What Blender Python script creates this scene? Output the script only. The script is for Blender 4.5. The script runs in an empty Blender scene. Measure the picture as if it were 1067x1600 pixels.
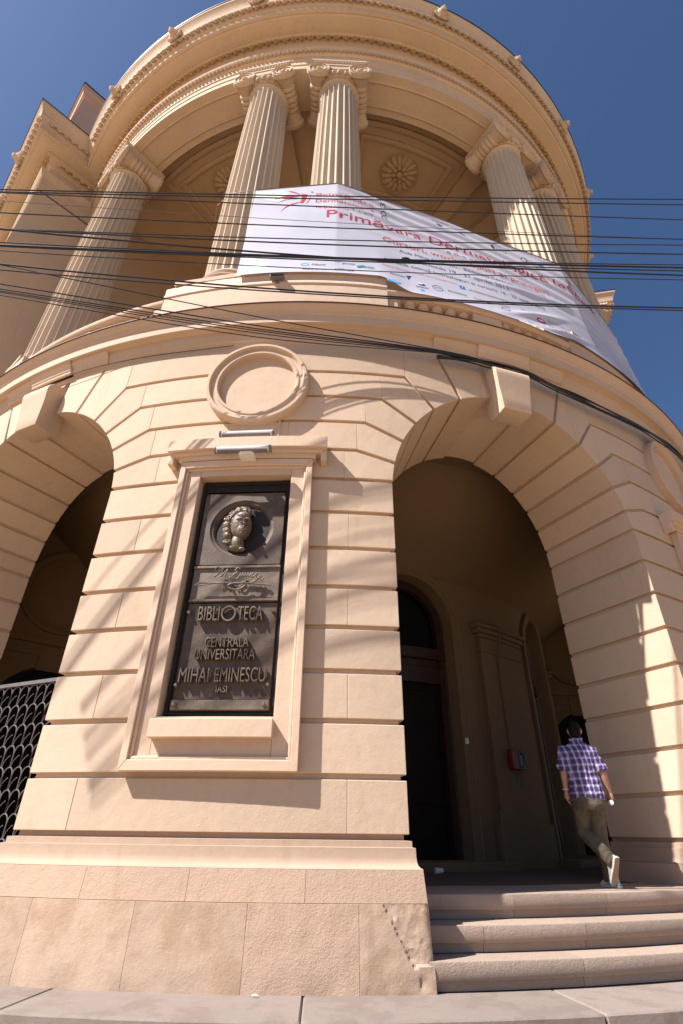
import bpy, bmesh, math, random
from math import sin, cos, pi, radians as rad, sqrt, atan2
from mathutils import Vector, Matrix, noise

random.seed(7)
SC = bpy.context.scene
COL = SC.collection

# ------------------------------------------------------------------ camera, sky, sun, exposure
cam_d = bpy.data.cameras.new('camera')
cam = bpy.data.objects.new('camera', cam_d); COL.objects.link(cam)
cam_d.sensor_fit = 'HORIZONTAL'; cam_d.sensor_width = 24.0; cam_d.lens = 817.52 / 1067 * 24.0
cam_d.clip_start = 0.05; cam_d.clip_end = 3000
cam.matrix_world = Matrix.Translation((0, 0, 1.06)) @ Matrix.Rotation(rad(90 + 31.628), 4, 'X') @ Matrix.Rotation(rad(0.689), 4, 'Z')
SC.camera = cam

SUN_AZ, SUN_EL = -61.5, 50.0            # azimuth from the -Y direction towards +X, elevation
sdir = Vector((sin(rad(SUN_AZ)) * cos(rad(SUN_EL)), -cos(rad(SUN_AZ)) * cos(rad(SUN_EL)), sin(rad(SUN_EL))))
w = bpy.data.worlds.new('World'); SC.world = w; w.use_nodes = True
nt = w.node_tree; nt.nodes.clear()
sky = nt.nodes.new('ShaderNodeTexSky'); sky.sky_type = 'NISHITA'; sky.sun_disc = False
sky.sun_elevation = rad(SUN_EL); sky.sun_rotation = atan2(sdir.x, sdir.y)
sky.altitude = 200; sky.air_density = 1.0; sky.dust_density = 1.6; sky.ozone_density = 9.0
bg = nt.nodes.new('ShaderNodeBackground'); bg.inputs['Strength'].default_value = 0.06
wo = nt.nodes.new('ShaderNodeOutputWorld')
nt.links.new(sky.outputs[0], bg.inputs[0]); nt.links.new(bg.outputs[0], wo.inputs[0])
sun_d = bpy.data.lights.new('sun', 'SUN'); sun_d.energy = 5.0; sun_d.angle = rad(0.53); sun_d.color = (1.0, 0.965, 0.93)
sun = bpy.data.objects.new('sun', sun_d); COL.objects.link(sun)
sun.rotation_euler = sdir.to_track_quat('Z', 'Y').to_euler()
sun.location = sdir * 60
SC.view_settings.view_transform = 'Standard'; SC.view_settings.look = 'None'
SC.view_settings.exposure = 1.0; SC.view_settings.gamma = 1.0
SC.view_settings.use_curve_mapping = False
SC.render.engine = 'CYCLES'
SC.cycles.max_bounces = 6; SC.cycles.diffuse_bounces = 4; SC.cycles.use_denoising = True

# ------------------------------------------------------------------ geometry constants
AX, AY = -0.526, 16.137                 # axis of the rotunda
BAY = 42.4                              # degrees between bays
C0 = 17.25                              # centre of the entrance bay
PIERS = [C0 - 1.5 * BAY, C0 - 0.5 * BAY, C0 + 0.5 * BAY, C0 + 1.5 * BAY]
BAYS = [C0 - BAY, C0, C0 + BAY]
RW = 10.53                              # outer wall radius

def L(phi, R, z):                       # axis-local point
    a = rad(phi); return Vector((R * sin(a), -R * cos(a), z))
def W(phi, R, z):
    return L(phi, R, z) + Vector((AX, AY, 0))

# ------------------------------------------------------------------ materials
def new_mat(name):
    m = bpy.data.materials.new(name); m.use_nodes = True
    t = m.node_tree; b = t.nodes['Principled BSDF']
    return m, t, b
def N(t, kind, **kw):
    n = t.nodes.new(kind)
    for k, v in kw.items(): setattr(n, k, v)
    return n
def mix_col(t, fac, a, b, blend='MIX'):
    n = N(t, 'ShaderNodeMix', data_type='RGBA', blend_type=blend)
    for sock, val in ((n.inputs[0], fac), (n.inputs[6], a), (n.inputs[7], b)):
        if hasattr(val, 'links'): t.links.new(val, sock)
        elif isinstance(val, (int, float)): sock.default_value = val
        else: sock.default_value = (*val, 1)
    return n.outputs[2]
def noise_tex(t, scale, detail=5, rough=.55, stretch=None, coord='Object', off=None):
    tc = N(t, 'ShaderNodeTexCoord')
    src = tc.outputs[coord]
    if stretch or off:
        mp = N(t, 'ShaderNodeMapping')
        if stretch: mp.inputs['Scale'].default_value = stretch
        if off: mp.inputs['Location'].default_value = off
        t.links.new(src, mp.inputs[0]); src = mp.outputs[0]
    n = N(t, 'ShaderNodeTexNoise'); n.inputs['Scale'].default_value = scale
    n.inputs['Detail'].default_value = detail; n.inputs['Roughness'].default_value = rough
    t.links.new(src, n.inputs['Vector'])
    return n.outputs['Fac']
def ramp(t, fac, stops):
    r = N(t, 'ShaderNodeValToRGB'); e = r.color_ramp.elements
    e[0].position, e[0].color = stops[0][0], (*stops[0][1], 1)
    e[1].position, e[1].color = stops[-1][0], (*stops[-1][1], 1)
    for p, c in stops[1:-1]:
        x = e.new(p); x.color = (*c, 1)
    t.links.new(fac, r.inputs[0]); return r.outputs[0]
def bump(t, b, height, strength, dist=.01, prev=None):
    n = N(t, 'ShaderNodeBump'); n.inputs['Strength'].default_value = strength; n.inputs['Distance'].default_value = dist
    t.links.new(height, n.inputs['Height'])
    if prev: t.links.new(prev, n.inputs['Normal'])
    t.links.new(n.outputs[0], b.inputs['Normal']); return n.outputs[0]
def g(v): return (v, v, v)

def simple(name, col, rough=.6, metal=0, var=.12, scale=8, bmp=0, bscale=60, spec=.5):
    m, t, b = new_mat(name)
    f = noise_tex(t, scale)
    c = ramp(t, f, [(.3, tuple(x * (1 - var) for x in col)), (.7, tuple(min(1, x * (1 + var)) for x in col))])
    t.links.new(c, b.inputs['Base Color']); b.inputs['Roughness'].default_value = rough
    b.inputs['Metallic'].default_value = metal; b.inputs['Specular IOR Level'].default_value = spec
    if bmp: bump(t, b, noise_tex(t, bscale), bmp)
    return m

def stucco(name, col, grain=.25, gscale=90, stain=.5, patch=None, pit=0, per_obj=.09):
    m, t, b = new_mat(name)
    geo = 'Object'
    big = noise_tex(t, .9, 6)
    fine = noise_tex(t, 14, 8, .65)
    c = ramp(t, big, [(.28, tuple(x * .90 for x in col)), (.72, tuple(min(1, x * 1.06) for x in col))])
    c = mix_col(t, .35, c, ramp(t, fine, [(.3, tuple(x * .88 for x in col)), (.7, tuple(min(1, x * 1.08) for x in col))]))
    if stain:
        st = noise_tex(t, 2.2, 6, .6, (3.0, 3.0, .35))
        fac = ramp(t, st, [(.56, g(0)), (.80, g(stain))])
        c = mix_col(t, fac, c, tuple(x * y for x, y in zip(col, (.70, .62, .54))))
    if patch:
        pt_ = noise_tex(t, 2.6, 7, .62, None, 'Object', (3, 1, 7))
        fac = ramp(t, pt_, [(.50, g(0)), (.58, g(.75))])
        c = mix_col(t, fac, c, patch)
    oi = N(t, 'ShaderNodeObjectInfo')
    rr = N(t, 'ShaderNodeMapRange'); rr.inputs[3].default_value = 1 - per_obj; rr.inputs[4].default_value = 1 + per_obj * .5
    t.links.new(oi.outputs['Random'], rr.inputs[0])
    hsv = N(t, 'ShaderNodeHueSaturation'); t.links.new(c, hsv.inputs['Color']); t.links.new(rr.outputs[0], hsv.inputs['Value'])
    t.links.new(hsv.outputs[0], b.inputs['Base Color'])
    b.inputs['Roughness'].default_value = .85; b.inputs['Specular IOR Level'].default_value = .2
    n1 = bump(t, b, noise_tex(t, gscale, 6, .6), grain, .01)
    n2 = bump(t, b, noise_tex(t, 5, 6, .6), .22, .03, n1)
    if pit: bump(t, b, noise_tex(t, 26, 8, .7), pit, .03, n2)
    return m

CREAM = (.595, .443, .322)
M_WALL = stucco('cream painted stucco', CREAM, .28, 110, .42)
M_TRIM = stucco('cream painted mouldings', (.61, .447, .328), .12, 120, .30)
M_TOP = stucco('weathered cream stucco', (.575, .43, .305), .16, 110, .5)
M_ROUGH = stucco('rough cast plinth render', (.485, .338, .245), .48, 75, .5, None, .2)
M_ROUGH2 = stucco('patched plinth render', (.475, .338, .245), .26, 60, .6, (.40, .265, .175), .15)
M_STONE = stucco('pale pavement stone', (.275, .22, .19), .6, 140, .45, (.225, .175, .145), .2)
M_STEP = stucco('tooled step stone', (.40, .30, .235), .75, 120, .35, None, .3)
M_COL = stucco('greyed column stone', (.555, .445, .335), .14, 110, .35)
M_LEDGE = stucco('toned down base moulding', (.43, .305, .222), .15, 110, .4)  # colour darkened to offset strong sun on the upward-facing cove
M_DOOR = simple('near black doorway darkness', (.010, .005, .004), .6, 0, .3, 5, 0, 60, .2)  # near black colour paints in the darkness of the open porch doorway
M_GOLD = stucco('ochre ornament', (.57, .39, .19), .2, 80, .3)
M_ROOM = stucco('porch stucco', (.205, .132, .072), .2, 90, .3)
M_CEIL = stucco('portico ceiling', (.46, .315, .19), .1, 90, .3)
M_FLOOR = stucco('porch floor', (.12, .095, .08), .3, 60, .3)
M_PINK = stucco('pinkish attic render', (.58, .39, .31), .2, 80, .3)
M_COPPER = simple('brown copper flashing', (.10, .045, .035), .5, .4)
M_BRONZE = simple('dark bronze', (.098, .066, .048), .5, .15, .35, 6, .25, 40, .35)
M_BRONZE2 = simple('worn bronze relief', (.16, .118, .088), .48, .2, .3, 9, .2, 50, .4)
M_BRONZE3 = simple('blackened bronze', (.022, .016, .014), .55, .1, .3, 6, .15, 40, .3)
M_IRON = simple('black iron', (.012, .010, .011), .45, .2, .2)
M_IRON2 = simple('grey iron rail', (.17, .15, .14), .45, .3, .2)
M_WOOD = simple('dark stained wood', (.035, .014, .008), .45, 0, .35, 5)
M_DARK = simple('painted room darkness', (.010, .008, .007), .9)
M_GLASS = simple('dark glass', (.010, .010, .011), .15, 0, .1, 4, 0, 60, .3)
M_CABLE = simple('black cable rubber', (.012, .011, .014), .42, 0, .2)
M_CABLE2 = simple('grey cable', (.10, .09, .09), .5, 0, .2)
M_ALU = simple('brushed aluminium', (.66, .66, .69), .3, .25, .06, 20)
M_GREYP = simple('grey plastic', (.16, .15, .15), .5)
M_WHITEP = simple('white plastic', (.75, .73, .70), .4)
M_LAMPGLASS = simple('milky lamp cover', (.70, .71, .75), .2)
M_RED = simple('red plastic', (.15, .012, .006), .5)
M_BLACKP = simple('black plastic', (.014, .013, .013), .35)
M_SKIN = simple('skin', (.42, .22, .145), .5, 0, .1, 20)
M_HAIR = simple('black hair', (.007, .005, .004), .6, 0, .4, 60, .3, 120, .12)
M_PANTS = simple('olive brown cotton', (.115, .088, .055), .85, 0, .22, 14, .5, 160)
M_CANVAS = simple('white canvas', (.72, .69, .66), .7)
M_SOLE = simple('brown rubber sole', (.30, .22, .13), .7)
M_RUBW = simple('white rubber', (.80, .78, .77), .5)
M_STRIPE = simple('navy stripe', (.04, .03, .09), .5)
M_ASPHALT = simple('sunlit street paving', (.31, .22, .135), .9, 0, .25, 30, .6, 120)

def plaid():
    m, t, b = new_mat('purple plaid cotton')
    tc = N(t, 'ShaderNodeTexCoord'); sep = N(t, 'ShaderNodeSeparateXYZ'); t.links.new(tc.outputs['Object'], sep.inputs[0])
    def band(out, freq, ph, lo, hi):
        mt = N(t, 'ShaderNodeMath', operation='MULTIPLY_ADD'); mt.inputs[1].default_value = freq; mt.inputs[2].default_value = ph
        t.links.new(out, mt.inputs[0])
        s = N(t, 'ShaderNodeMath', operation='SINE'); t.links.new(mt.outputs[0], s.inputs[0])
        r = N(t, 'ShaderNodeMapRange'); r.inputs[1].default_value = lo; r.inputs[2].default_value = hi
        t.links.new(s.outputs[0], r.inputs[0]); return r.outputs[0]
    ax = N(t, 'ShaderNodeMath', operation='MULTIPLY_ADD'); ax.inputs[1].default_value = .55
    t.links.new(sep.outputs[1], ax.inputs[0]); t.links.new(sep.outputs[0], ax.inputs[2])
    v = band(ax.outputs[0], 2 * pi / .062, .4, .15, .8); h = band(sep.outputs[2], 2 * pi / .075, .2, .2, .85)
    base = (.050, .046, .15)
    c = mix_col(t, v, base, (.31, .29, .43))
    c2 = mix_col(t, v, (.22, .19, .34), (.60, .58, .66))
    c = mix_col(t, h, c, c2)
    th = band(sep.outputs[2], 2 * pi / .15, 1.2, .94, .99)
    c = mix_col(t, .12, c, (.30, .10, .22))
    t.links.new(c, b.inputs['Base Color']); b.inputs['Roughness'].default_value = .9; b.inputs['Specular IOR Level'].default_value = .1
    bump(t, b, noise_tex(t, 18, 5), .5, .02)
    return m
M_PLAID = plaid()

def vinyl():
    m, t, b = new_mat('white banner vinyl')
    f = noise_tex(t, 1.1, 4)
    c = ramp(t, f, [(.35, (.60, .585, .68)), (.7, (.70, .685, .755))])
    t.links.new(c, b.inputs['Base Color']); b.inputs['Roughness'].default_value = .35
    b.inputs['Specular IOR Level'].default_value = .45
    tr = N(t, 'ShaderNodeBsdfTranslucent'); tr.inputs[0].default_value = (.75, .74, .80, 1)
    mx = N(t, 'ShaderNodeMixShader'); mx.inputs[0].default_value = .18
    t.links.new(b.outputs[0], mx.inputs[1]); t.links.new(tr.outputs[0], mx.inputs[2])
    t.links.new(mx.outputs[0], t.nodes['Material Output'].inputs[0])
    return m
M_VINYL = vinyl()
def ink(name, col):
    return simple(name, col, .45, 0, .06)
I_RED = ink('red print', (.48, .02, .05)); I_ORANGE = ink('orange red print', (.62, .10, .06))
I_PURPLE = ink('purple print', (.24, .05, .20)); I_GREY = ink('dark grey print', (.07, .065, .09))
I_BLUE = ink('blue print', (.02, .14, .50)); I_LBLUE = ink('light blue print', (.05, .38, .75)); I_NAVY = ink('navy print', (.03, .04, .22))
I_TEAL = ink('teal print', (.01, .22, .20)); I_GREEN = ink('pale green print', (.45, .60, .42)); I_WHITE = ink('white print', (.85, .85, .87))
I_OCHRE = ink('ochre print', (.45, .28, .04)); I_PINK = ink('rose print', (.62, .22, .26)); I_SAGE = ink('pale sage print', (.66, .74, .66))

# ------------------------------------------------------------------ builders
def tag(o, label=None, cat=None, group=None, kind=None):
    if label: o['label'] = label
    if cat: o['category'] = cat
    if group: o['group'] = group
    if kind: o['kind'] = kind
    return o
def empty(name, loc=(0, 0, 0), rz=0, parent=None):
    o = bpy.data.objects.new(name, None); COL.objects.link(o)
    o.location = loc; o.rotation_euler = (0, 0, rz); o.empty_display_size = .2
    if parent: o.parent = parent
    return o
def link(name, me, parent=None, loc=None, rz=None):
    o = bpy.data.objects.new(name, me); COL.objects.link(o)
    if parent: o.parent = parent
    if loc is not None: o.location = loc
    if rz is not None: o.rotation_euler = (0, 0, rz)
    return o
def copy(o, parent, loc=None, rz=None):
    c = o.copy(); COL.objects.link(c); c.parent = parent
    if loc is not None: c.location = loc
    if rz is not None: c.rotation_euler = (0, 0, rz)
    return c
def to_mesh(bm, name, mat, smooth=35, recalc=True):
    if recalc: bmesh.ops.recalc_face_normals(bm, faces=bm.faces)
    me = bpy.data.meshes.new(name); bm.to_mesh(me); bm.free()
    for m in (mat if isinstance(mat, (list, tuple)) else [mat]): me.materials.append(m)
    if smooth:
        me.polygons.foreach_set('use_smooth', [True] * len(me.polygons))
        me.set_sharp_from_angle(angle=rad(smooth))
    return me
def build(bm, name, mat, parent=None, smooth=35, loc=None, rz=None, recalc=True):
    return link(name, to_mesh(bm, name, mat, smooth, recalc), parent, loc, rz)
def BM(): return bmesh.new()

def add_grid(bm, rows, close_u=False, close_v=False, caps=False):
    R = [[bm.verts.new(p) for p in r] for r in rows]
    n, m = len(R), len(R[0])
    for i in range(n if close_v else n - 1):
        for j in range(m if close_u else m - 1):
            q = [R[i][j], R[i][(j + 1) % m], R[(i + 1) % n][(j + 1) % m], R[(i + 1) % n][j]]
            try: bm.faces.new(q)
            except ValueError: pass
    if caps:
        for r in (R[0], R[-1]):
            try: bm.faces.new(r)
            except ValueError: pass
    return R
def add_box(bm, x0, x1, y0, y1, z0, z1, M=None):
    vs = [Vector(p) for p in ((x0, y0, z0), (x1, y0, z0), (x1, y1, z0), (x0, y1, z0), (x0, y0, z1), (x1, y0, z1), (x1, y1, z1), (x0, y1, z1))]
    if M: vs = [M @ v for v in vs]
    v = [bm.verts.new(p) for p in vs]
    for f in ((3, 2, 1, 0), (4, 5, 6, 7), (0, 1, 5, 4), (1, 2, 6, 5), (2, 3, 7, 6), (3, 0, 4, 7)):
        bm.faces.new([v[i] for i in f])
    return v
def add_tube(bm, pts, r, n=8, caps=True, closed=False):
    pts = [Vector(p) for p in pts]
    rs = r if isinstance(r, (list, tuple)) else [r] * len(pts)
    rows = []; up = None
    for i, p in enumerate(pts):
        if closed: d = (pts[(i + 1) % len(pts)] - pts[i - 1]).normalized()
        else: d = (pts[min(i + 1, len(pts) - 1)] - pts[max(i - 1, 0)]).normalized()
        if up is None:
            up = Vector((0, 0, 1)) if abs(d.z) < .9 else Vector((0, 1, 0))
        a = d.cross(up).normalized(); b = a.cross(d).normalized(); up = b
        rows.append([p + (a * cos(2 * pi * k / n) + b * sin(2 * pi * k / n)) * rs[i] for k in range(n)])
    add_grid(bm, rows, close_u=True, close_v=closed, caps=caps and not closed)
def add_lathe(bm, prof, n=24, M=None, caps=True):     # full revolution round z
    rows = []
    for r, z in prof:
        rows.append([(M @ Vector((r * cos(2 * pi * k / n), r * sin(2 * pi * k / n), z))) if M else Vector((r * cos(2 * pi * k / n), r * sin(2 * pi * k / n), z)) for k in range(n)])
    add_grid(bm, rows, close_u=True, caps=caps)
def add_arc(bm, prof, p0, p1, step=1.5, closed=True):    # sweep (R,z) profile about the rotunda axis
    n = max(2, int(math.ceil(abs(p1 - p0) / step)))
    rows = [[L(p0 + (p1 - p0) * k / n, R, z) for R, z in prof] for k in range(n + 1)]
    add_grid(bm, rows, close_u=closed, caps=closed)
def add_ell(bm, c, r, n=12, m=8, M=None):
    rows = []
    c = Vector(c)
    for i in range(m + 1):
        th = pi * i / m
        rows.append([c + (M @ Vector((r[0] * sin(th) * cos(2 * pi * k / n), r[1] * sin(th) * sin(2 * pi * k / n), r[2] * cos(th))) if M else Vector((r[0] * sin(th) * cos(2 * pi * k / n), r[1] * sin(th) * sin(2 * pi * k / n), r[2] * cos(th)))) for k in range(n)])
    top = bm.verts.new(rows[0][0]); bot = bm.verts.new(rows[-1][0])
    R = [[bm.verts.new(p) for p in r_] for r_ in rows[1:-1]]
    for k in range(n):
        bm.faces.new([top, R[0][k], R[0][(k + 1) % n]]); bm.faces.new([bot, R[-1][(k + 1) % n], R[-1][k]])
    for i in range(len(R) - 1):
        for k in range(n): bm.faces.new([R[i][k], R[i + 1][k], R[i + 1][(k + 1) % n], R[i][(k + 1) % n]])
# --- unrolled wall coordinates: (s along the wall, d out of the wall, z)
def prism(bm, poly, d0, d1):
    a = [bm.verts.new((s, d0, z)) for s, z in poly]; b = [bm.verts.new((s, d1, z)) for s, z in poly]
    bm.faces.new(a); bm.faces.new(list(reversed(b)))
    n = len(poly)
    for i in range(n): bm.faces.new([a[i], b[i], b[(i + 1) % n], a[(i + 1) % n]])
def flat_box(bm, s0, s1, z0, z1, d0, d1): prism(bm, [(s0, z0), (s1, z0), (s1, z1), (s0, z1)], d0, d1)
def do_bevel(bm, off, seg=1, ang=35):
    bmesh.ops.recalc_face_normals(bm, faces=bm.faces)
    ed = [e for e in bm.edges if len(e.link_faces) == 2 and e.calc_face_angle(0) > rad(ang)]
    if ed: bmesh.ops.bevel(bm, geom=ed, offset=off, segments=seg, affect='EDGES', clamp_overlap=True, profile=.6)
def wrap(bm, R0=RW, bev=.008, step=.24):
    if bev: do_bevel(bm, bev)
    lo = min(v.co.x for v in bm.verts); hi = max(v.co.x for v in bm.verts)
    k = math.ceil(lo / step)
    while k * step < hi:
        if k * step > lo + .01 and k * step < hi - .01:
            bmesh.ops.bisect_plane(bm, geom=bm.verts[:] + bm.edges[:] + bm.faces[:], plane_co=(k * step, 0, 0), plane_no=(1, 0, 0))
        k += 1
    for v in bm.verts:
        s, d, z = v.co; a = s / R0
        v.co = ((R0 + d) * sin(a), -(R0 + d) * cos(a), z)

# ================================================================== GROUND
bm = BM(); add_box(bm, -400, 400, -400, 400, -.6, -.19)
tag(build(bm, 'street', M_ASPHALT, smooth=0), kind='structure')
pav = empty('pavement', (AX, AY, 0)); tag(pav, kind='structure')
edges = [-62.6, -51.9, -41.2, -30.5, -19.8, -9.08, 1.49, 12.23, 22.9, 33.6, 44.3, 55, 65.7, 76.4, 87.1, 97.8]
for a, b_ in zip(edges, edges[1:]):
    bm = BM(); flat_box(bm, rad(a) * 11 + .003, rad(b_) * 11 - .003, -.35, 0, -1.2, .43)
    # slightly rough nosing
    wrap(bm, 11.0, .012, .12)
    for v in bm.verts:
        R = math.hypot(v.co.x, v.co.y)
        if R > 11.35: v.co += Vector((v.co.x, v.co.y, 0)).normalized() * noise.noise(v.co * 4) * .008
    build(bm, 'paving_slab', M_STONE, pav)

# ================================================================== BUILDING ROOT
B = empty('rotunda_building', (AX, AY, 0))
tag(B, 'cream stuccoed rotunda with arched porch below and fluted columns above', 'building')

# ------------------------------------------------------------------ steps and floor
steps = empty('entrance_steps', (AX, AY, 0))
tag(steps, 'worn pale stone steps climbing into the arched porch', 'steps')
for R, z, js in ((10.775, .197, [13.9, 20.2]), (10.50, .393, [9.9, 15.4, 23.4]), (10.18, .586, [12.6, 18.5, 25.0])):
    cuts = [6.75] + js + [27.75]
    for a, b_ in zip(cuts, cuts[1:]):
        bm = BM()
        prof = [(R - .9, z), (R - .9, z - .19), (R - .040, z - .19), (R - .036, z - .128), (R - .004, z - .122), (R, z - .116), (R + .002, z - .012), (R - .003, z - .003), (R - .012, z)]
        prof = [(r, zz) for r, zz in prof]
        add_arc(bm, prof, a + .012, b_ - .012, .6)
        for v in bm.verts:
            v.co.z += noise.noise(v.co * 1.7) * .004
        build(bm, 'step_stone', M_STEP, steps)
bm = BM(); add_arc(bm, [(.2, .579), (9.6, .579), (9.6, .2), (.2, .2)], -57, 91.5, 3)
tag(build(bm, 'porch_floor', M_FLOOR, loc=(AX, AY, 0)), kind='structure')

# ------------------------------------------------------------------ piers
SJ = 10.42 * pi / 180 * RW              # half width of a pier
SC_ = BAY / 2 * pi / 180 * RW           # arch centre from pier centre
AR, ZS = 1.975, 4.93                    # arch radius and springing height
ZJ = [1.06, 1.555, 2.06, 2.56, 3.045, 3.53, 4.035, 4.545, 5.06]
GAP = .052
DEP = -1.62
pier_proto = empty('pier', (0, 0, 0), 0, B)
bm = BM()
flat_box(bm, -SJ + .05, -.605, 2.03, 5.06, DEP, -.05); flat_box(bm, .605, SJ - .05, 2.03, 5.06, DEP, -.05)
flat_box(bm, -SJ + .05, SJ - .05, .9, 2.03, DEP, -.05); flat_box(bm, -.606, .606, 2.02, 5.07, DEP, -.2)
rc = AR + .05
poly = [(-SC_, 7.75), (-SC_, ZS + rc)]
for k in range(1, 19): poly.append((-SC_ + rc * sin(rad(k * 5)), ZS + rc * cos(rad(k * 5))))
poly += [(-1.2, 4.93), (-1.2, 5.055)]
poly += [(-x, z) for x, z in reversed(poly)]
prism(bm, poly, DEP, -.05); wrap(bm, RW, 0)
core = build(bm, 'wall_core', M_WALL, pier_proto)
# straight courses
for k in range(8):
    z0, z1 = ZJ[k], ZJ[k + 1] - GAP
    j = (.80, .42)[k % 2] * SJ / 1.1 if k % 2 else 1.335
    if k >= 2: segs = ((-SJ, -j, 1), (-j, -.604, 0), (.604, j, 0), (j, SJ, 1)) if j > .7 else ((-SJ, -.604, 1), (.604, SJ, 1))
    else: segs = ((-SJ, -j, 1), (-j, j, 0), (j, SJ, 1))
    for s0, s1, full in segs:
        bm = BM(); flat_box(bm, s0 + (.0006 if not (full and s0 < 0) else 0), s1 - (.0006 if not (full and s1 > 0) else 0), z0, z1, DEP if full else -.3, 0)
        wrap(bm, RW, .0055)
        build(bm, 'stone_block', M_WALL, pier_proto)
# voussoirs
JA = [None, 13, 25, 37, 50, 65.5, 81]
JX = [2.62, 2.45, 2.325, 2.075, 1.70, 1.13, .41]
JZ = [5.06, 5.545, 6.05, 6.53, 7.03, 7.62, 7.62]
def edge_pt(i, o):
    if i == 0: return (sqrt(AR * AR - (JZ[0] - ZS) ** 2), JZ[0])
    a = rad(JA[i]) + o / AR; return (AR * cos(a), ZS + AR * sin(a))
for i in range(6):
    lo_e = edge_pt(i, 0); hi_e = edge_pt(i + 1, -GAP)
    p = [lo_e]
    if i < 4:
        p += [(JX[i], JZ[i]), (JX[i], JZ[i + 1] - GAP), (JX[i + 1] + .01, JZ[i + 1] - GAP)]
    elif i == 4: p += [(JX[4], JZ[4]), (JX[4], JZ[5]), (JX[5] + GAP, JZ[5])]
    else: p += [(JX[5], JZ[5]), (JX[6] + .02, JZ[6])]
    p.append(hi_e)
    a0 = atan2(hi_e[1] - ZS, hi_e[0]); a1 = atan2(lo_e[1] - ZS, lo_e[0])
    for k in range(1, 5): a = a0 + (a1 - a0) * k / 5; p.append((AR * cos(a), ZS + AR * sin(a)))
    for sg in (-1, 1):
        bm = BM(); prism(bm, [(sg * (SC_ - x), z) for x, z in p], DEP, 0); wrap(bm, RW, .0055)
        build(bm, 'voussoir', M_WALL, pier_proto)
    if i < 5:
        x = SC_ - JX[i]; zt = (JZ[i + 1] - GAP) if i < 4 else JZ[5]
        cuts = [-x, -.35, .5, x] if i % 2 else [-x, x]
        for s0, s1 in zip(cuts, cuts[1:]):
            bm = BM(); flat_box(bm, s0 + .0006, s1 - .0006, JZ[i], zt, -.3, 0); wrap(bm, RW, .0055)
            build(bm, 'stone_block', M_WALL, pier_proto)
# moulded base: ring of the pier footprint offset by o
def pier_ring(o, z, back=DEP):
    h = SJ + (o * .38 if o > 0 else o); n = 18
    pts = [(-h, back)] + [(-h + 2 * h * k / n, o) for k in range(n + 1)] + [(h, back)]
    out = []
    for s, d in pts:
        a = s / RW; out.append(Vector(((RW + d) * sin(a), -(RW + d) * cos(a), z)))
    return out
bm = BM()
prof = [(.178, .80), (.168, .803), (.135, .811), (.108, .826), (.092, .85), (.085, .885), (.082, .957), (.034, .961), (.032, 1.01), (-.045, 1.014), (-.047, 1.08)]
add_grid(bm, [pier_ring(o, z) for o, z in prof]); build(bm, 'base_moulding', M_LEDGE, pier_proto)
for (z0, z1, o0, o1, js, mt) in ((0.0, .567, .265, .232, [-7.2, -2.2, 2.85, 7.7], M_ROUGH2), (.567, .802, .212, .178, [-5.0, 0.0, 5.35], M_ROUGH)):
    h = (SJ + .08) * 180 / pi / RW
    cuts = [-h] + js + [h]
    for q, (a, b_) in enumerate(zip(cuts, cuts[1:])):
        s0, s1 = rad(a) * RW + .0015, rad(b_) * RW - .0015
        bm = BM()
        first, last = q == 0, q == len(cuts) - 2
        fine = last and z0 == 0; nn = max(3, int((s1 - s0) / (.016 if fine else .05))); nz = 34 if fine else 10
        rows = []
        for r_ in range(nz + 1):
            t_ = r_ / nz; z = z0 + (z1 - z0 - .004) * t_; o = o0 + (o1 - o0) * t_
            row = []
            hs0 = -(SJ + .36 * o) if first else s0; hs1 = (SJ + .36 * o) if last else s1
            pts = [(hs0 , DEP if first else o - .25)] + [(hs0 + (hs1 - hs0) * k / nn, o) for k in range(nn + 1)] + [(hs1, DEP if last else o - .25)]
            for s, d in pts:
                # rough arris and crumbling foot
                e = 0
                if z0 == 0 and d == o:
                    foot = max(0, .10 - z) / .10
                    e = -.02 * foot * max(0, noise.noise(Vector((s * 4, 3, 0))) + .25) + .006 * noise.noise(Vector((s * 9, z * 9, 1)))
                    if fine:
                        ln_ = SJ - .30 + (.567 - z) * .55 + .012 * noise.noise(Vector((z * 14, 2, 2)))
                        if s > ln_ and z > .17 + .05 * noise.noise(Vector((s * 9, 5, 1))): e += -.012 + .006 * noise.noise(Vector((s * 34, z * 34, 4))) + .005 * noise.noise(Vector((s * 12, z * 12, 7))) - .018 * max(0, (s - (hs1 - .05)) / .05) ** 2
                        elif s > hs1 - .12: e += -.018 * max(0, noise.noise(Vector((s * 8, z * 8, 9)))) 
                A_ = s / RW; row.append(Vector(((RW + d + e) * sin(A_), -(RW + d + e) * cos(A_), z)))
            rows.append(row)
        R_ = add_grid(bm, rows)
        bm.faces.new(R_[-1]); 
        build(bm, 'plinth_stone', (M_ROUGH2 if (q % 2 or z0) and mt is M_ROUGH2 else mt) if q != 3 else M_ROUGH, pier_proto, smooth=40 if not fine else 22)

# medallion ring
bm = BM(); prof = [(.755, -.02), (.755, .122), (.735, .142), (.695, .142), (.68, .122), (.672, .096), (.622, .09), (.612, .105), (.585, .105), (.572, .09), (.568, -.02)]
rows = []
for k in range(72):
    a = 2 * pi * k / 72; rows.append([Vector((r * cos(a), d, 6.70 + 1.03 * r * sin(a))) for r, d in prof])
add_grid(bm, rows, close_v=True); wrap(bm, RW, 0)
build(bm, 'medallion_ring', M_TRIM, pier_proto)
bm = BM(); prism(bm, [(.58 * cos(2 * pi * k / 48), 6.70 + .597 * sin(2 * pi * k / 48)) for k in range(48)], -.02, .012); wrap(bm, RW, 0, .2)
build(bm, 'medallion_disc', M_TRIM, pier_proto)

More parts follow.
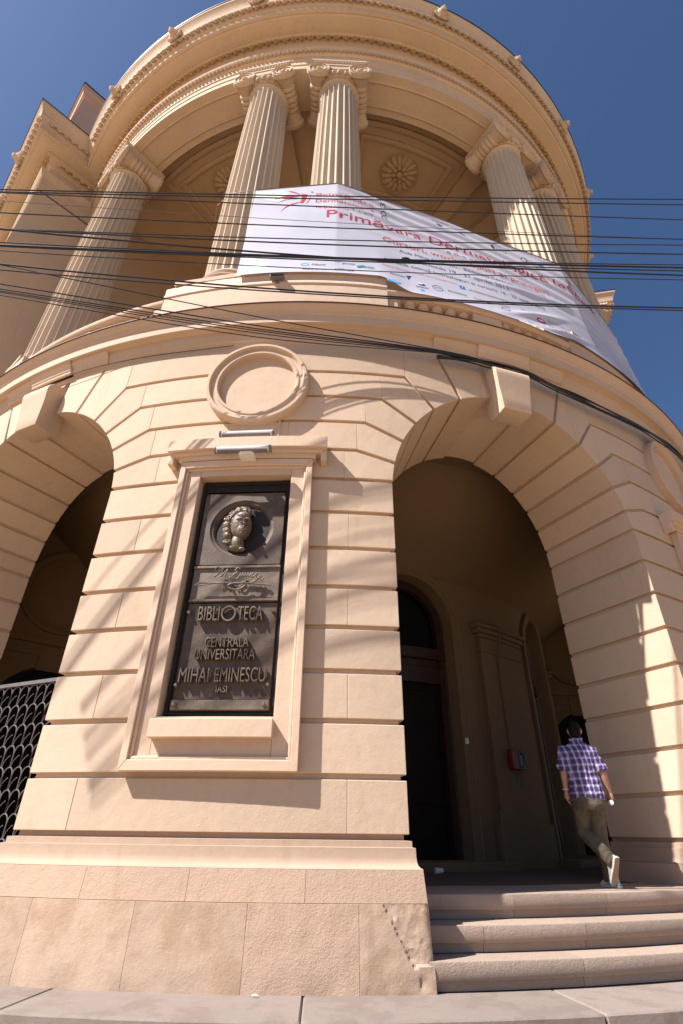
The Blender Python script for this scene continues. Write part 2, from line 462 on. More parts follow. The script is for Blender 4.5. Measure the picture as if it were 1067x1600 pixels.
# architrave frame, hood and sill for the tablet
def frame_ring(bm, o, i, z0o, z1o, z0i, z1i, d0, d1):
    O = [(-o, z0o), (o, z0o), (o, z1o), (-o, z1o)]; I = [(-i, z0i), (i, z0i), (i, z1i), (-i, z1i)]
    for k in range(4):
        a, b_ = O[k], O[(k + 1) % 4]; c, d = I[(k + 1) % 4], I[k]
        prism(bm, [a, b_, c, d], d0, d1)
frm = []
bm = BM(); frame_ring(bm, .870, .795, 1.555, 5.26, 1.655, 5.16, 0.0, .118); wrap(bm, RW, .006); frm.append(build(bm, 'tablet_frame', M_TRIM, pier_proto))
bm = BM(); frame_ring(bm, .797, .765, 1.653, 5.162, 1.690, 5.13, 0.0, .092); wrap(bm, RW, .010); build(bm, 'frame_bead', M_TRIM, pier_proto)
for (a, b_, c, d) in ((-.767, -.600, 1.688, 5.132), (.600, .767, 1.688, 5.132), (-.598, .598, 1.688, 2.055), (-.598, .598, 5.045, 5.132)):
    bm = BM()
    flat_box(bm, a, b_, c, d, -.02, .060); wrap(bm, RW, .004); build(bm, 'frame_field', M_TRIM, pier_proto)
bm = BM(); flat_box(bm, -.61, .61, 1.845, 2.02, .03, .175); wrap(bm, RW, .006); build(bm, 'tablet_sill', M_TRIM, pier_proto)
bm = BM()
flat_box(bm, -1.055, 1.055, 5.385, 5.56, 0, .225); flat_box(bm, -1.0, 1.0, 5.335, 5.387, 0, .175); flat_box(bm, -.91, .91, 5.27, 5.337, 0, .135)
for sg in (-1, 1):
    flat_box(bm, min(sg * .975, sg * 1.053), max(sg * .975, sg * 1.053), 5.22, 5.386, 0, .150)
wrap(bm, RW, .006); build(bm, 'tablet_hood', M_TRIM, pier_proto)

proto_children = list(pier_proto.children)
pier_proto.rotation_euler = (0, 0, rad(PIERS[1]))
for ph in (PIERS[0], PIERS[2], PIERS[3]):
    p = copy(pier_proto, B, rz=rad(ph)); 
    for ch in proto_children: copy(ch, p)

# keystones
bm = BM()
prof = [(-.20, 6.98), (-.20, 6.585), (-.14, 6.55), (.15, 6.54), (.175, 6.54), (.184, 6.56), (.195, 6.75), (.212, 7.0), (.24, 7.20), (.243, 7.27), (.228, 7.33), (.19, 7.372), (.10, 7.395), (.04, 7.42), (.0, 7.52), (-.03, 7.62), (-.30, 7.62)]
rows = []
for u in (-1, -.965, -.5, 0, .5, .965, 1):
    row = []
    for d, z in prof:
        hw = .235 + .095 * (z - 6.5); ins = .012 if abs(u) == 1 else 0
        row.append(Vector((u * hw, d - (ins if d > .1 else 0), z)))
    rows.append(row)
add_grid(bm, rows, close_u=True, caps=True); wrap(bm, RW, 0)
key = build(bm, 'keystone', M_WALL, B, smooth=32, rz=rad(BAYS[1]))
copy(key, B, rz=rad(BAYS[0])); copy(key, B, rz=rad(BAYS[2]))

# ------------------------------------------------------------------ lower cornice
P0, P1 = -57.0, 91.5
bm = BM()
prof = [(8.6, 7.58), (10.50, 7.58), (10.535, 7.60), (10.545, 7.66), (10.575, 7.68), (10.585, 7.74), (10.605, 7.79), (10.61, 7.865), (10.70, 7.878), (10.705, 7.868), (10.742, 7.868), (10.744, 8.035), (10.765, 8.05), (10.772, 8.09), (10.80, 8.13), (10.835, 8.155), (10.85, 8.19), (10.2, 8.25), (8.6, 8.25)]
add_arc(bm, prof, P0, P1, 1.0)
corn = build(bm, 'lower_cornice', M_TRIM, B)
bm = BM(); add_arc(bm, [(10.30, 8.255), (10.845, 8.197), (10.862, 8.186), (10.868, 8.196), (10.862, 8.214), (10.30, 8.275)], P0, P1, 1.0)
build(bm, 'cornice_flashing', M_COPPER, corn)
for c in BAYS:                          # bed mould breaks forward over the keystones
    for hw, dd in ((6.6, .045), (2.55, .085)):
        bm = BM()
        pr = [(10.48, 7.655), (10.542 + dd, 7.655), (10.548 + dd, 7.70), (10.562 + dd, 7.712), (10.566 + dd, 7.755), (10.585 + dd, 7.79), (10.62 + dd * .9, 7.825), (10.64 + dd * .7, 7.85), (10.645 + dd * .7, 7.8665), (10.48, 7.8668)]
        add_arc(bm, pr, c - hw, c + hw, .9); build(bm, 'bed_mould_break', M_TRIM, corn)

# ------------------------------------------------------------------ porch interior
RI = 6.3
sD = 1.02; zD = 4.72                    # door half width, springing
bm = BM()
hw = rad(BAY / 2) * RI
poly = [(-hw, 7.3), (-hw, zD + sD)]
for k in range(1, 19): poly.append((-hw + sD * sin(rad(k * 5)), zD + sD * cos(rad(k * 5))))
poly += [(-hw + sD, .5)]
poly += [(-x, z) for x, z in reversed(poly)]
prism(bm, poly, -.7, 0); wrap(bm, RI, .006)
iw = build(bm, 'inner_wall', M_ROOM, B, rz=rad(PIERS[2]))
bm = BM()
flat_box(bm, -.78, .78, .5, 1.25, 0, .20); flat_box(bm, -.72, .72, .5, 1.45, 0, .155); flat_box(bm, -.66, .66, 1.4, 4.35, 0, .13)
flat_box(bm, -.70, .70, 4.30, 4.38, 0, .16); flat_box(bm, -.70, .70, 4.62, 4.70, 0, .17); flat_box(bm, -.76, .76, 4.70, 4.80, 0, .22); flat_box(bm, -.66, .66, 4.38, 4.62, 0, .135); flat_box(bm, -.82, .82, 4.80, 4.88, 0, .27)
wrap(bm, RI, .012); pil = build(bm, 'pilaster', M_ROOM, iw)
def archivolt(bm, r0, r1, d0, d1, zs, zb, cx=0):
    pts = [(1, 0, zb)] + [(cos(rad(a)), sin(rad(a)), zs) for a in range(0, 181, 6)] + [(-1, 0, zb)]
    rows = []
    for x, y, zz in pts:
        rows.append([Vector((cx + x * r, d, zz + y * r)) for r, d in ((r0, d0), (r0, d1), (r1 - .05, d1), (r1 - .03, d1 + .03), (r1, d1 + .03), (r1, d0))])
    add_grid(bm, rows, close_u=True, caps=True)
dw = empty('porch_doorway', (0, 0, 0), rad(C0), B)
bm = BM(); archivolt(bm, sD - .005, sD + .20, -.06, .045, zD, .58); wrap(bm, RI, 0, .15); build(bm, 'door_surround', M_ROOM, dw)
bm = BM(); archivolt(bm, sD - .16, sD + .02, -.45, -.30, zD, .58); wrap(bm, RI, 0, .15); build(bm, 'door_frame', M_WOOD, dw)
bm = BM(); flat_box(bm, -sD, sD, 4.10, 4.32, -.5, -.26); flat_box(bm, -sD, sD, 3.62, 3.95, -.5, -.30); flat_box(bm, -sD, sD, 3.90, 4.12, -.48, -.36); wrap(bm, RI, .01); build(bm, 'transom', M_WOOD, dw)
for sg in (-1, 1):
    bm = BM(); a, b_ = sorted((sg * .02, sg * (sD - .1)))
    flat_box(bm, a, b_, .6, 3.64, -.52, -.46)
    for z0, z1 in ((.75, 1.5), (1.65, 3.45)):
        frame = .1
        flat_box(bm, a, a + frame, z0 - .08, z1 + .08, -.47, -.42); flat_box(bm, b_ - frame, b_, z0 - .08, z1 + .08, -.47, -.42)
    for z in (.64, 1.52, 3.5): flat_box(bm, a, b_, z, z + .12, -.47, -.425)
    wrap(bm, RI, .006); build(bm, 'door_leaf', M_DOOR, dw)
bm = BM(); flat_box(bm, -sD - .1, sD + .1, .5, zD + sD + .05, -.64, -.56); wrap(bm, RI, 0); build(bm, 'door_glass', M_GLASS, dw)
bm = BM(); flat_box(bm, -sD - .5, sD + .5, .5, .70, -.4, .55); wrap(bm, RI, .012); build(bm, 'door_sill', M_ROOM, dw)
dkids = list(dw.children)
for c in (BAYS[0], BAYS[2]):
    d2 = copy(dw, B, rz=rad(c))
    for ch in dkids: copy(ch, d2)
for ph in (PIERS[0], PIERS[1], PIERS[3]):
    i2 = copy(iw, B, rz=rad(ph)); copy(pil, i2)
# vault
prof = [(8.98, 7.22), (8.35, 7.22)]
for k in range(1, 13):
    a = rad(k * 7.5); prof.append((6.28 + 2.07 * cos(a), 5.62 + 1.60 * sin(pi / 2 - (pi / 2 - a)) if False else 7.20 - 1.45 * (1 - cos(a))))
prof = [(8.98, 7.22), (8.35, 7.22)] + [(6.28 + 2.07 * cos(rad(k * 7.5)), 5.75 + 1.45 * (1 - (1 - sin(rad(90 - k * 7.5))) ) ) for k in range(1, 13)]
prof = prof + [(6.25, 5.75), (6.25, 7.57), (8.98, 7.57)]
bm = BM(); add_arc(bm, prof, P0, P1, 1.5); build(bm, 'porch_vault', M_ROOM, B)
# end walls of the corridor with a blind oculus above an open doorway
for ph, nm in ((-50.2, -1), (84.7, 1)):
    e = empty('corridor_end_wall', (0, 0, 0), rad(ph), B)   # local: x tangent, -y radial out
    n_in = 1 if nm < 0 else -1                          # faces into the corridor
    def EM(u, v, dd): return Vector((n_in * dd, -u, v))
    bm = BM()
    ru = 7.4
    poly = [(6.2, .5), (6.2, 7.6), (9.0, 7.6), (9.0, .5), (ru + .95, .5), (ru + .95, 3.1)]
    poly += [(ru + .95 * cos(rad(a)), 3.1 + .95 * sin(rad(a))) for a in range(10, 180, 10)] + [(ru - .95, 3.1), (ru - .95, .5)]
    a_ = [bm.verts.new(EM(u, v, 0)) for u, v in poly]; b2 = [bm.verts.new(EM(u, v, -.4)) for u, v in poly]
    bm.faces.new(a_); bm.faces.new(list(reversed(b2)))
    for i in range(len(poly)): bm.faces.new([a_[i], b2[i], b2[(i + 1) % len(poly)], a_[(i + 1) % len(poly)]])
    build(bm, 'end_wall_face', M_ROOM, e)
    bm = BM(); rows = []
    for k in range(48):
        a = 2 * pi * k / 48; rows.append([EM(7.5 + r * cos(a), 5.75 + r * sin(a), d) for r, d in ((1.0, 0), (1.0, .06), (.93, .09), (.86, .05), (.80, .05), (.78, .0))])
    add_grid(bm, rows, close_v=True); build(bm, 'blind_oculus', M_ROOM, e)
    bm = BM(); vs = [bm.verts.new(EM(u, v, -.33)) for u, v in ((6.3, .5), (8.6, .5), (8.6, 4.2), (6.3, 4.2))]; bm.faces.new(vs); build(bm, 'doorway_dark_sheet', M_DARK, e)  # black sheet standing in for the shade inside the open doorway
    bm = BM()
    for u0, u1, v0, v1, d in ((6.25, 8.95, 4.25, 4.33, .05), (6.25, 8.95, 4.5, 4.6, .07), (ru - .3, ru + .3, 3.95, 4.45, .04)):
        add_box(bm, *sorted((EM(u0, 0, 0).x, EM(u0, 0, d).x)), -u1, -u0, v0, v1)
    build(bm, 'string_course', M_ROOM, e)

# ------------------------------------------------------------------ balustrade and pedestals
bm = BM()
prof = [(9.0, 8.2), (10.50, 8.2), (10.50, 9.16), (10.52, 9.18), (10.52, 9.24), (10.50, 9.27), (10.50, 9.44), (10.48, 9.47), (9.0, 9.47)]
HP = 10.87
n = 22
add_grid(bm, [[L(-HP + 2 * HP * k / n, R, z) for R, z in prof] for k in range(n + 1)], close_u=True, caps=True)
ped = build(bm, 'column_pedestal', M_TRIM, B, rz=rad(PIERS[1]))
for ph in (PIERS[0], PIERS[2], PIERS[3]): copy(ped, B, rz=rad(ph))
HB = BAY / 2 - HP
bal = None
for bi, c in enumerate(BAYS):
    bm = BM()
    add_arc(bm, [(10.17, 9.02), (10.47, 9.02), (10.49, 9.04), (10.51, 9.08), (10.51, 9.13), (10.48, 9.155), (10.17, 9.155)], c - HB + .02, c + HB - .02, 1)
    add_arc(bm, [(10.15, 8.22), (10.52, 8.22), (10.52, 8.32), (10.46, 8.34), (10.15, 8.34)], c - HB + .02, c + HB - .02, 1)
    rail = build(bm, 'balustrade', M_TRIM, B)
    for cc, hh in ((c, 1.55), (c - HB + .52, .5), (c + HB - .52, .5)):
        bm = BM(); add_arc(bm, [(10.2, 8.345), (10.45, 8.345), (10.45, 9.015), (10.2, 9.015)], cc - hh, cc + hh, .8); build(bm, 'baluster_pier', M_TRIM, rail)
    if bal is None:
        bm = BM(); add_lathe(bm, [(.09, 0), (.09, .05), (.062, .08), (.055, .15), (.068, .26), (.09, .37), (.104, .45), (.098, .51), (.068, .56), (.062, .58), (.092, .60), (.098, .625), (.098, .672)], 16)
        bal_me = to_mesh(bm, 'baluster', M_TRIM)
        bal = 1
    for sg in (-1, 1):
        for k in range(6):
            link('baluster', bal_me, rail, L(c + sg * (2.35 + 1.40 * k), 10.33, 8.343))

# ------------------------------------------------------------------ columns
RC = 9.72; ZB = 9.47; ZT = 19.24
def shaft_r(z):
    t = (z - .5) / (8.95 - .5)
    return .615 - .105 * (t ** 1.6)
bm = BM(); rows = []
NF = 24
zs = [.52, .58, .66] + [.66 + (8.72 - .66) * k / 14 for k in range(1, 15)] + [8.80, 8.86, 8.92]
for z in zs:
    r = shaft_r(z); dep = .085 * r / .6
    if z < .6 or z > 8.85: dep = 0
    elif z < .67 or z > 8.75: dep *= .75
    row = []
    for k in range(NF):
        a0 = 2 * pi * k / NF; wd = 2 * pi / NF
        for f, dd in ((0, 0), (.11, 0), (.22, .62), (.38, .95), (.555, 1.0), (.73, .95), (.89, .62)):
            a = a0 + wd * f
            rr = r - dep * dd
            row.append(Vector((rr * sin(a), -rr * cos(a), z)))
    rows.append(row)
add_grid(bm, rows, close_u=True, caps=True)
me_shaft = to_mesh(bm, 'column', M_COL, smooth=28)
bm = BM()
add_lathe(bm, [(.62, .53), (.63, .50), (.68, .47), (.70, .42), (.68, .37), (.64, .345), (.63, .30), (.66, .26), (.70, .25), (.76, .225), (.79, .17), (.76, .11), (.72, .095)], 48)
add_box(bm, -.78, .78, -.78, .78, 0, .1)
me_base = to_mesh(bm, 'column_base', M_TRIM)
# ionic capital
bm = BM()
add_lathe(bm, [(.51, 8.90), (.545, 8.92), (.56, 8.95), (.545, 8.98), (.515, 9.0), (.515, 9.06), (.56, 9.10), (.63, 9.17), (.66, 9.24), (.64, 9.30), (.5, 9.32)], 48)
for k in range(24):                      # eggs round the echinus
    a = 2 * pi * k / 24; add_ell(bm, (.615 * sin(a), -.615 * cos(a), 9.17), (.055, .055, .085), 8, 6)
for k in range(48):
    a = 2 * pi * (k + .5) / 48; add_ell(bm, (.545 * sin(a), -.545 * cos(a), 9.035), (.03, .03, .022), 6, 4)
vx, vz, vr = .555, 9.27, .315
for sx in (-1, 1):                      # bolsters along the radial direction
    prof = [(.02, -.64), (vr - .01, -.64), (vr, -.62), (vr, -.56), (vr - .04, -.53), (.24, -.42), (.205, -.30), (.235, -.27), (.235, -.22), (.20, -.19), (.235, -.15), (.235, -.10), (.20, -.07), (.245, -.03), (.245, .03)]
    prof = prof + [(r, -y) for r, y in reversed(prof[:-2])]
    Mx = Matrix.Translation((sx * vx, 0, vz)) @ Matrix.Rotation(rad(90), 4, 'X')
    add_lathe(bm, prof, 28, Mx)
    for sy in (-1, 1):                  # spiral fillet on the face
        pts = []; rs = []
        for k in range(64):
            th = k / 63 * 2.6 * 2 * pi; rr = (vr - .03) * (1 - k / 63) ** .9 + .035
            ang = pi / 2 + sx * th * 1
            pts.append((sx * vx + rr * cos(ang), sy * .648, vz + rr * sin(ang))); rs.append(.026 - .012 * k / 63)
        add_tube(bm, pts, rs, 6)
        add_ell(bm, (sx * vx, sy * .65, vz), (.055, .03, .055), 10, 6)
for sy in (-1, 1):                      # cushion between the volutes with palmettes
    add_box(bm, -vx, vx, sy * .60 - .03, sy * .60 + .03, 9.33, 9.56)
    add_box(bm, -vx, vx, sy * .63 - .02, sy * .63 + .02, 9.52, 9.58)
    for sx in (-1, 1):
        for q in range(4): add_ell(bm, (sx * (.25 + .03 * q), sy * .64, 9.30 - .05 * q + .08), (.035, .03, .06), 8, 5, Matrix.Rotation(sx * (.4 + .25 * q), 3, 'Y'))
add_box(bm, -.66, .66, -.60, .60, 9.53, 9.61)
prof = [(.66, 9.60), (.69, 9.62), (.72, 9.68), (.74, 9.70), (.74, 9.765)]
rows = [[Vector((x * r, y * r * .93, z)) for x, y in ((-1, -1), (1, -1), (1, 1), (-1, 1))] for r, z in prof]
add_grid(bm, rows, close_u=True, caps=True)
for sy in (-1, 1):
    for k in range(17): add_ell(bm, (-.64 + .08 * k, sy * .655, 9.66), (.028, .025, .04), 6, 5)
for sx in (-1, 1):
    for k in range(15): add_ell(bm, (sx * .705, -.56 + .08 * k, 9.66), (.025, .028, .04), 6, 5)
me_cap = to_mesh(bm, 'capital', M_TOP)
CPH = []
for ph in PIERS: CPH += [ph - 5.75, ph + 5.75]
for ph in CPH[1:-1]:
    c = link('column', me_shaft, B, L(ph, RC, ZB), rad(ph))
    link('column_base', me_base, c); link('capital', me_cap, c)

# ------------------------------------------------------------------ entablature
E0, E1 = -57.5, 92.0
EPROF = [(0, 19.245), (0, 19.47), (.022, 19.475), (.022, 19.69), (.048, 19.695), (.048, 19.93), (.07, 19.945), (.085, 19.96), (.14, 20.06), (.175, 20.13), (.19, 20.16), (.19, 20.19), (-.03, 20.20), (-.03, 20.70), (.03, 20.72), (.05, 20.75), (.14, 20.90), (.21, 21.02), (.235, 21.05), (.235, 21.11), (.60, 21.13), (.63, 21.16), (.665, 21.145), (.70, 21.15), (.73, 21.15), (.73, 21.40), (.755, 21.42), (.775, 21.45), (.83, 21.58), (.855, 21.64), (.875, 21.66), (.885, 21.73), (.90, 21.80), (.945, 21.92), (1.005, 22.03), (1.025, 22.06), (1.03, 22.165)]
RE = 10.22
bm = BM()
prof = [(RE + o, z) for o, z in EPROF] + [(8.4, 22.3), (8.4, 20.05), (9.20, 20.05), (9.22, 19.245)]
add_arc(bm, prof, E0, E1, .8)
ent = build(bm, 'entablature', M_TOP, B, smooth=30)
bm = BM(); add_arc(bm, [(RE + .4, 22.20), (RE + 1.03, 22.168), (RE + 1.045, 22.15), (RE + 1.052, 22.18), (RE + .4, 22.25)], E0, E1, .8); build(bm, 'roof_flashing', M_IRON, ent)
# recessed soffit panels between the columns (raised borders)
for c in BAYS:
    for r0, r1, a0, a1 in ((9.97, 10.03, c - 11, c + 11), (9.40, 9.46, c - 11, c + 11)):
        bm = BM(); add_arc(bm, [(r0, 19.25), (r0, 19.225), (r0 + .02, 19.21), (r1, 19.222), (r1, 19.25)], a0, a1, 1); build(bm, 'soffit_bead', M_TOP, ent)
    for a in (c - 11, c + 11):
        bm = BM(); add_arc(bm, [(9.42, 19.25), (9.42, 19.22), (10.0, 19.22), (10.0, 19.25)], a - .18, a + .18, 1); build(bm, 'soffit_bead', M_TOP, ent)
# egg mouldings: one shared egg in its shell per row
def egg_mesh(sx, sz, mat, tilt):
    bm = BM(); Mt = Matrix.Rotation(tilt, 3, 'X')
    add_ell(bm, (0, 0, 0), (sx * .62, sx * .55, sz), 10, 7, Mt)
    pts = [Mt @ Vector((sx * cos(rad(a)), -.02, sz * 1.12 * sin(rad(a)))) for a in range(60, -241, -25)]
    add_tube(bm, pts, sx * .2, 5)
    pts = [Mt @ Vector((sx * 1.32, -.02, sz * .9)), Mt @ Vector((sx * 1.32, -.05, -sz * 1.0))]
    add_tube(bm, pts, [sx * .2, sx * .07], 5)
    return to_mesh(bm, 'egg_ornament', mat)
eg = egg_mesh(.098, .165, M_GOLD, rad(-32))
n = int((E1 - E0) * pi / 180 * 10.36 / .262)
for k in range(n):
    ph = E0 + 3 + (E1 - E0 - 6) * k / n
    link('egg_ornament', eg, ent, L(ph, RE + .165, 20.885), rad(ph))
eg2 = egg_mesh(.088, .115, M_TOP, rad(-24))
n = int((E1 - E0) * pi / 180 * 11 / .238)
for k in range(n):
    ph = E0 + 9.5 + (E1 - E0 - 19) * k / n
    link('egg_ornament', eg2, ent, L(ph, RE + .835, 21.525), rad(ph))
bm = BM()
n = int((E1 - E0) * pi / 180 * 10.36 / .125)
for k in range(n):
    ph = E0 + (E1 - E0) * k / n; p = L(ph, RE + .135, 20.035)
    add_ell(bm, p, (.05, .055, .105), 6, 5, Matrix.Rotation(rad(ph), 3, 'Z') @ Matrix.Rotation(rad(-35), 3, 'X'))
lf = build(bm, 'leaf_moulding', M_TOP, ent); tag(lf, kind='stuff')
# lion head spouts
bm = BM()
add_ell(bm, (0, -.02, 0), (.17, .14, .20), 14, 10)
add_ell(bm, (0, -.16, -.06), (.10, .10, .09), 10, 8); add_ell(bm, (0, -.23, -.02), (.05, .05, .035), 8, 6)
add_ell(bm, (0, -.19, -.13), (.07, .05, .035), 8, 6)
for sx in (-1, 1):
    add_ell(bm, (sx * .07, -.15, .055), (.035, .03, .025), 8, 6); add_ell(bm, (sx * .13, -.05, .15), (.05, .04, .06), 8, 6)
for k in range(16):
    a = 2 * pi * k / 16; rr = .20 + .02 * (k % 2)
    add_ell(bm, (rr * cos(a), .02, rr * 1.12 * sin(a)), (.065, .07, .06), 7, 5)
add_box(bm, -.13, .13, .0, .3, -.2, .17)
bmesh.ops.scale(bm, vec=(.95, .8, .95), verts=bm.verts)
lion = to_mesh(bm, 'lion_head_spout', M_TOP, 50)
for k in range(-5, 6):
    ph = C0 + BAY / 3 * k
    if abs(ph - C0) > 60: continue
    link('lion_head_spout', lion, ent, L(ph, RE + .97, 21.86), rad(ph))

# ------------------------------------------------------------------ portico ceiling
bm = BM(); add_arc(bm, [(4.2, 19.62), (9.3, 19.62), (9.3, 19.9), (4.2, 19.9)], E0, E1, 1.5)
ceil = build(bm, 'portico_ceiling', M_CEIL, B)
for c in BAYS:
    for ri, ro, hw_, th in ((6.45, 8.95, 13.2, .09), (6.85, 8.55, 10.6, .06)):
        for r0, r1 in ((ri, ri + .13), (ro - .13, ro)):
            bm = BM(); add_arc(bm, [(r0, 19.63), (r0, 19.62 - th), ((r0 + r1) / 2, 19.60 - th), (r1, 19.62 - th), (r1, 19.63)], c - hw_, c + hw_, 1); build(bm, 'coffer_moulding', M_CEIL, ceil)
        for sg in (-1, 1):
            hh = .13 / 2 / 7.6 * 180 / pi
            bm = BM(); add_arc(bm, [(ri + .12, 19.63), (ri + .12, 19.622 - th), (ro - .12, 19.622 - th), (ro - .12, 19.63)], c + sg * (hw_ - hh) - hh, c + sg * (hw_ - hh) + hh, 1); build(bm, 'coffer_moulding', M_CEIL, ceil)
    bm = BM()
    for k in range(16):
        a = 2 * pi * k / 16
        add_ell(bm, (.40 * cos(a), .40 * sin(a), -.04), (.20, .092, .075), 8, 6, Matrix.Rotation(a, 3, 'Z'))
    for k in range(8):
        a = 2 * pi * (k + .5) / 8; add_ell(bm, (.20 * cos(a), .20 * sin(a), -.08), (.10, .075, .07), 8, 6, Matrix.Rotation(a, 3, 'Z'))
    add_ell(bm, (0, 0, -.12), (.11, .11, .09), 10, 8)
    add_lathe(bm, [(.0, -.03), (.59, -.03), (.59, .02)], 32)
    add_lathe(bm, [(.60, .0), (.62, -.03), (.60, -.06), (.57, -.03), (.57, 0)], 32)
    build(bm, 'ceiling_rosette', M_CEIL, ceil, loc=L(c, 7.68, 19.60), rz=rad(c))
for ph in PIERS[1:3]:                   # beams from the column pairs to the inner wall
    for dd in (-5.75, 5.75):
        bm = BM(); a = 2.1
        add_arc(bm, [(5.7, 19.62), (5.7, 19.46), (9.25, 19.40), (9.25, 19.62)], ph + dd - a, ph + dd + a, 1); build(bm, 'ceiling_beam', M_CEIL, ceil)
bm = BM(); add_arc(bm, [(5.0, 8.2), (5.7, 8.2), (5.7, 19.66), (5.0, 19.66)], E0, E1, 2)
uw = build(bm, 'upper_inner_wall', M_CEIL, B)
for c in BAYS:
    bm = BM()
    archivolt(bm, 1.25, 1.5, -.02, .10, 14.5, 8.3); wrap(bm, 5.7, 0, .2)
    wn = build(bm, 'window_surround', M_CEIL, uw, rz=rad(c))
    bm = BM(); poly = [(-1.25, 8.6), (1.25, 8.6)] + [(1.25 * cos(rad(a)), 14.5 + 1.25 * sin(rad(a))) for a in range(0, 181, 12)]
    prism(bm, poly, -.05, .015); wrap(bm, 5.7, 0, .2); build(bm, 'window_pane', M_GLASS, uw, rz=rad(c))
bm = BM(); add_arc(bm, [(5.0, 8.24), (10.5, 8.24), (10.5, 8.30), (5.0, 8.30)], P0, P1, 2); build(bm, 'portico_floor', M_STEP, B)
bm = BM(); add_arc(bm, [(.3, 22.15), (10.6, 22.21), (10.6, 22.27), (.3, 22.9)], E0, E1, 3); build(bm, 'roof', M_COPPER, B)

# ------------------------------------------------------------------ pavilions either side
def refl(v):                            # mirror across the vertical plane of the entrance axis
    d = L(C0, 1, 0); nrm = Vector((d.y, -d.x, 0)); k = 2 * (v.x * nrm.x + v.y * nrm.y)
    return Vector((v.x - k * nrm.x, v.y - k * nrm.y, v.z))
nv = Vector((sin(rad(-45)), -cos(rad(-45)), 0)); tv = Vector((-nv.y * -1 * -1, nv.x, 0))
tv = Vector((-.70711, .70711, 0))
Wc = Vector((-10.26 - AX, 9.256 - AY, 0))
def sweep(bm, prof, start, end_len, f):
    a, b_, c = Wc - nv * start, Wc, Wc + tv * end_len
    rows = []
    for base, off in ((a, -tv), (b_, nv - tv), (c, nv), (c - nv * 8, nv * 0)):
        if off.length == 0: continue
        rows.append([f(base + off * o + Vector((0, 0, z))) for o, z in prof])
    add_grid(bm, rows, close_u=True, caps=True)
for side in (0, 1):
    f = (lambda v: v) if side == 0 else refl
    pv = empty('side_pavilion', (0, 0, 0), 0, B)
    bm = BM(); sweep(bm, [(0, -.25), (0, 19.3), (-.8, 19.3), (-.8, -.25)], 3.2, 12, f); build(bm, 'pavilion_wall', M_TOP, pv)
    bm = BM(); sweep(bm, EPROF + [(-.8, 22.25), (-.8, 19.245)], 3.2, 12, f); pe = build(bm, 'pavilion_entablature', M_TOP, pv, smooth=30)
    bm = BM(); sweep(bm, [(.3, 22.20), (1.03, 22.168), (1.052, 22.155), (1.055, 22.18), (.3, 22.25)], 3.2, 12, f); build(bm, 'pavilion_flashing', M_IRON, pe)
    bm = BM(); sweep(bm, [(-.1, 7.58), (.02, 7.6), (.06, 7.7), (.1, 7.86), (.21, 7.868), (.21, 8.03), (.32, 8.19), (-.1, 8.25)], 1.0, 12, f); build(bm, 'pavilion_cornice', M_TRIM, pv)
    # egg rows on the pavilion
    a45 = rad(-45) if side == 0 else rad(C0 * 2 + 45)
    for me, o, z, sp in ((eg, .165, 20.885, .262), (eg2, .835, 21.525, .238)):
        for k in range(30):
            p = f(Wc + nv * o + tv * (-o + .12 + sp * k) + Vector((0, 0, z)))
            link('egg_ornament', me, pe, p, a45)
        for k in range(1, 8 if o < .5 else 9):
            p = f(Wc - tv * o + nv * (o - .12 - sp * k) + Vector((0, 0, z)))
            link('egg_ornament', me, pe, p, (rad(45) if side == 0 else rad(C0 * 2 - 45)))
    for q in (1.3, 3.4):
        link('lion_head_spout', lion, pe, f(Wc + nv * .97 + tv * q + Vector((0, 0, 21.86))), a45)
    # attic block
    Bc = Wc + tv * .85 + nv * .25
    bm = BM()
    def rect(o, z): return [f(Bc - tv * o + nv * o + Vector((0, 0, z))), f(Bc + tv * (2.6 + o) + nv * o + Vector((0, 0, z))), f(Bc + tv * (2.6 + o) - nv * (3 + o) + Vector((0, 0, z))), f(Bc - tv * o - nv * (3 + o) + Vector((0, 0, z)))]
    add_grid(bm, [rect(o, z) for o, z in ((0, 22), (0, 27.35), (.10, 27.42), (.14, 27.62), (.22, 27.70), (.22, 27.98))], close_u=True, caps=True)
    att = build(bm, 'attic_block', M_PINK, pv, smooth=0)
    bm = BM(); add_grid(bm, [rect(o, z) for o, z in ((.2, 27.99), (.25, 27.985), (.25, 28.03), (.1, 28.06))], close_u=True, caps=True); build(bm, 'attic_flashing', M_IRON, att)
    for u0, u1 in ((.25, 1.35), (1.6, 2.7)):
        bm = BM(); pts = [Bc - tv * .015 - nv * u0, Bc - tv * .015 - nv * u1]
        rows = [[f(p + Vector((0, 0, z)) + tv * dd) for z, dd in ((22.4, 0), (27.2, 0), (27.2, .03), (22.4, .03))] for p in pts]
        add_grid(bm, rows, close_u=True, caps=True); build(bm, 'attic_panel', M_PINK, att, smooth=0)
    # end wall of the upper portico with a moulded arch
    ph = -54.0 if side == 0 else 2 * C0 + 54.0
    ew = empty('portico_end_wall', (0, 0, 0), rad(ph), pv)
    s_ = 1 if side == 0 else -1
    bm = BM(); add_box(bm, min(-.4 * s_, 0), max(-.4 * s_, 0), -10.0, -5.2, 8.2, 19.65); build(bm, 'end_wall_face', M_CEIL, ew, smooth=0)
    for r0, r1, th in ((1.25, 1.5, .10), (1.75, 1.86, .05)):
        bm = BM(); rows = []
        for x, y, zz in [(1, 0, 8.3)] + [(cos(rad(a)), sin(rad(a)), 12.3) for a in range(0, 181, 6)] + [(-1, 0, 8.3)]:
            rows.append([Vector((s_ * d, -(7.6 + x * r), zz + y * r)) for r, d in ((r0, 0), (r0, th), (r1 - .06, th), (r1 - .03, th + .04), (r1, th + .04), (r1, 0))])
        add_grid(bm, rows, close_u=True, caps=True); build(bm, 'arch_moulding', M_CEIL, ew)
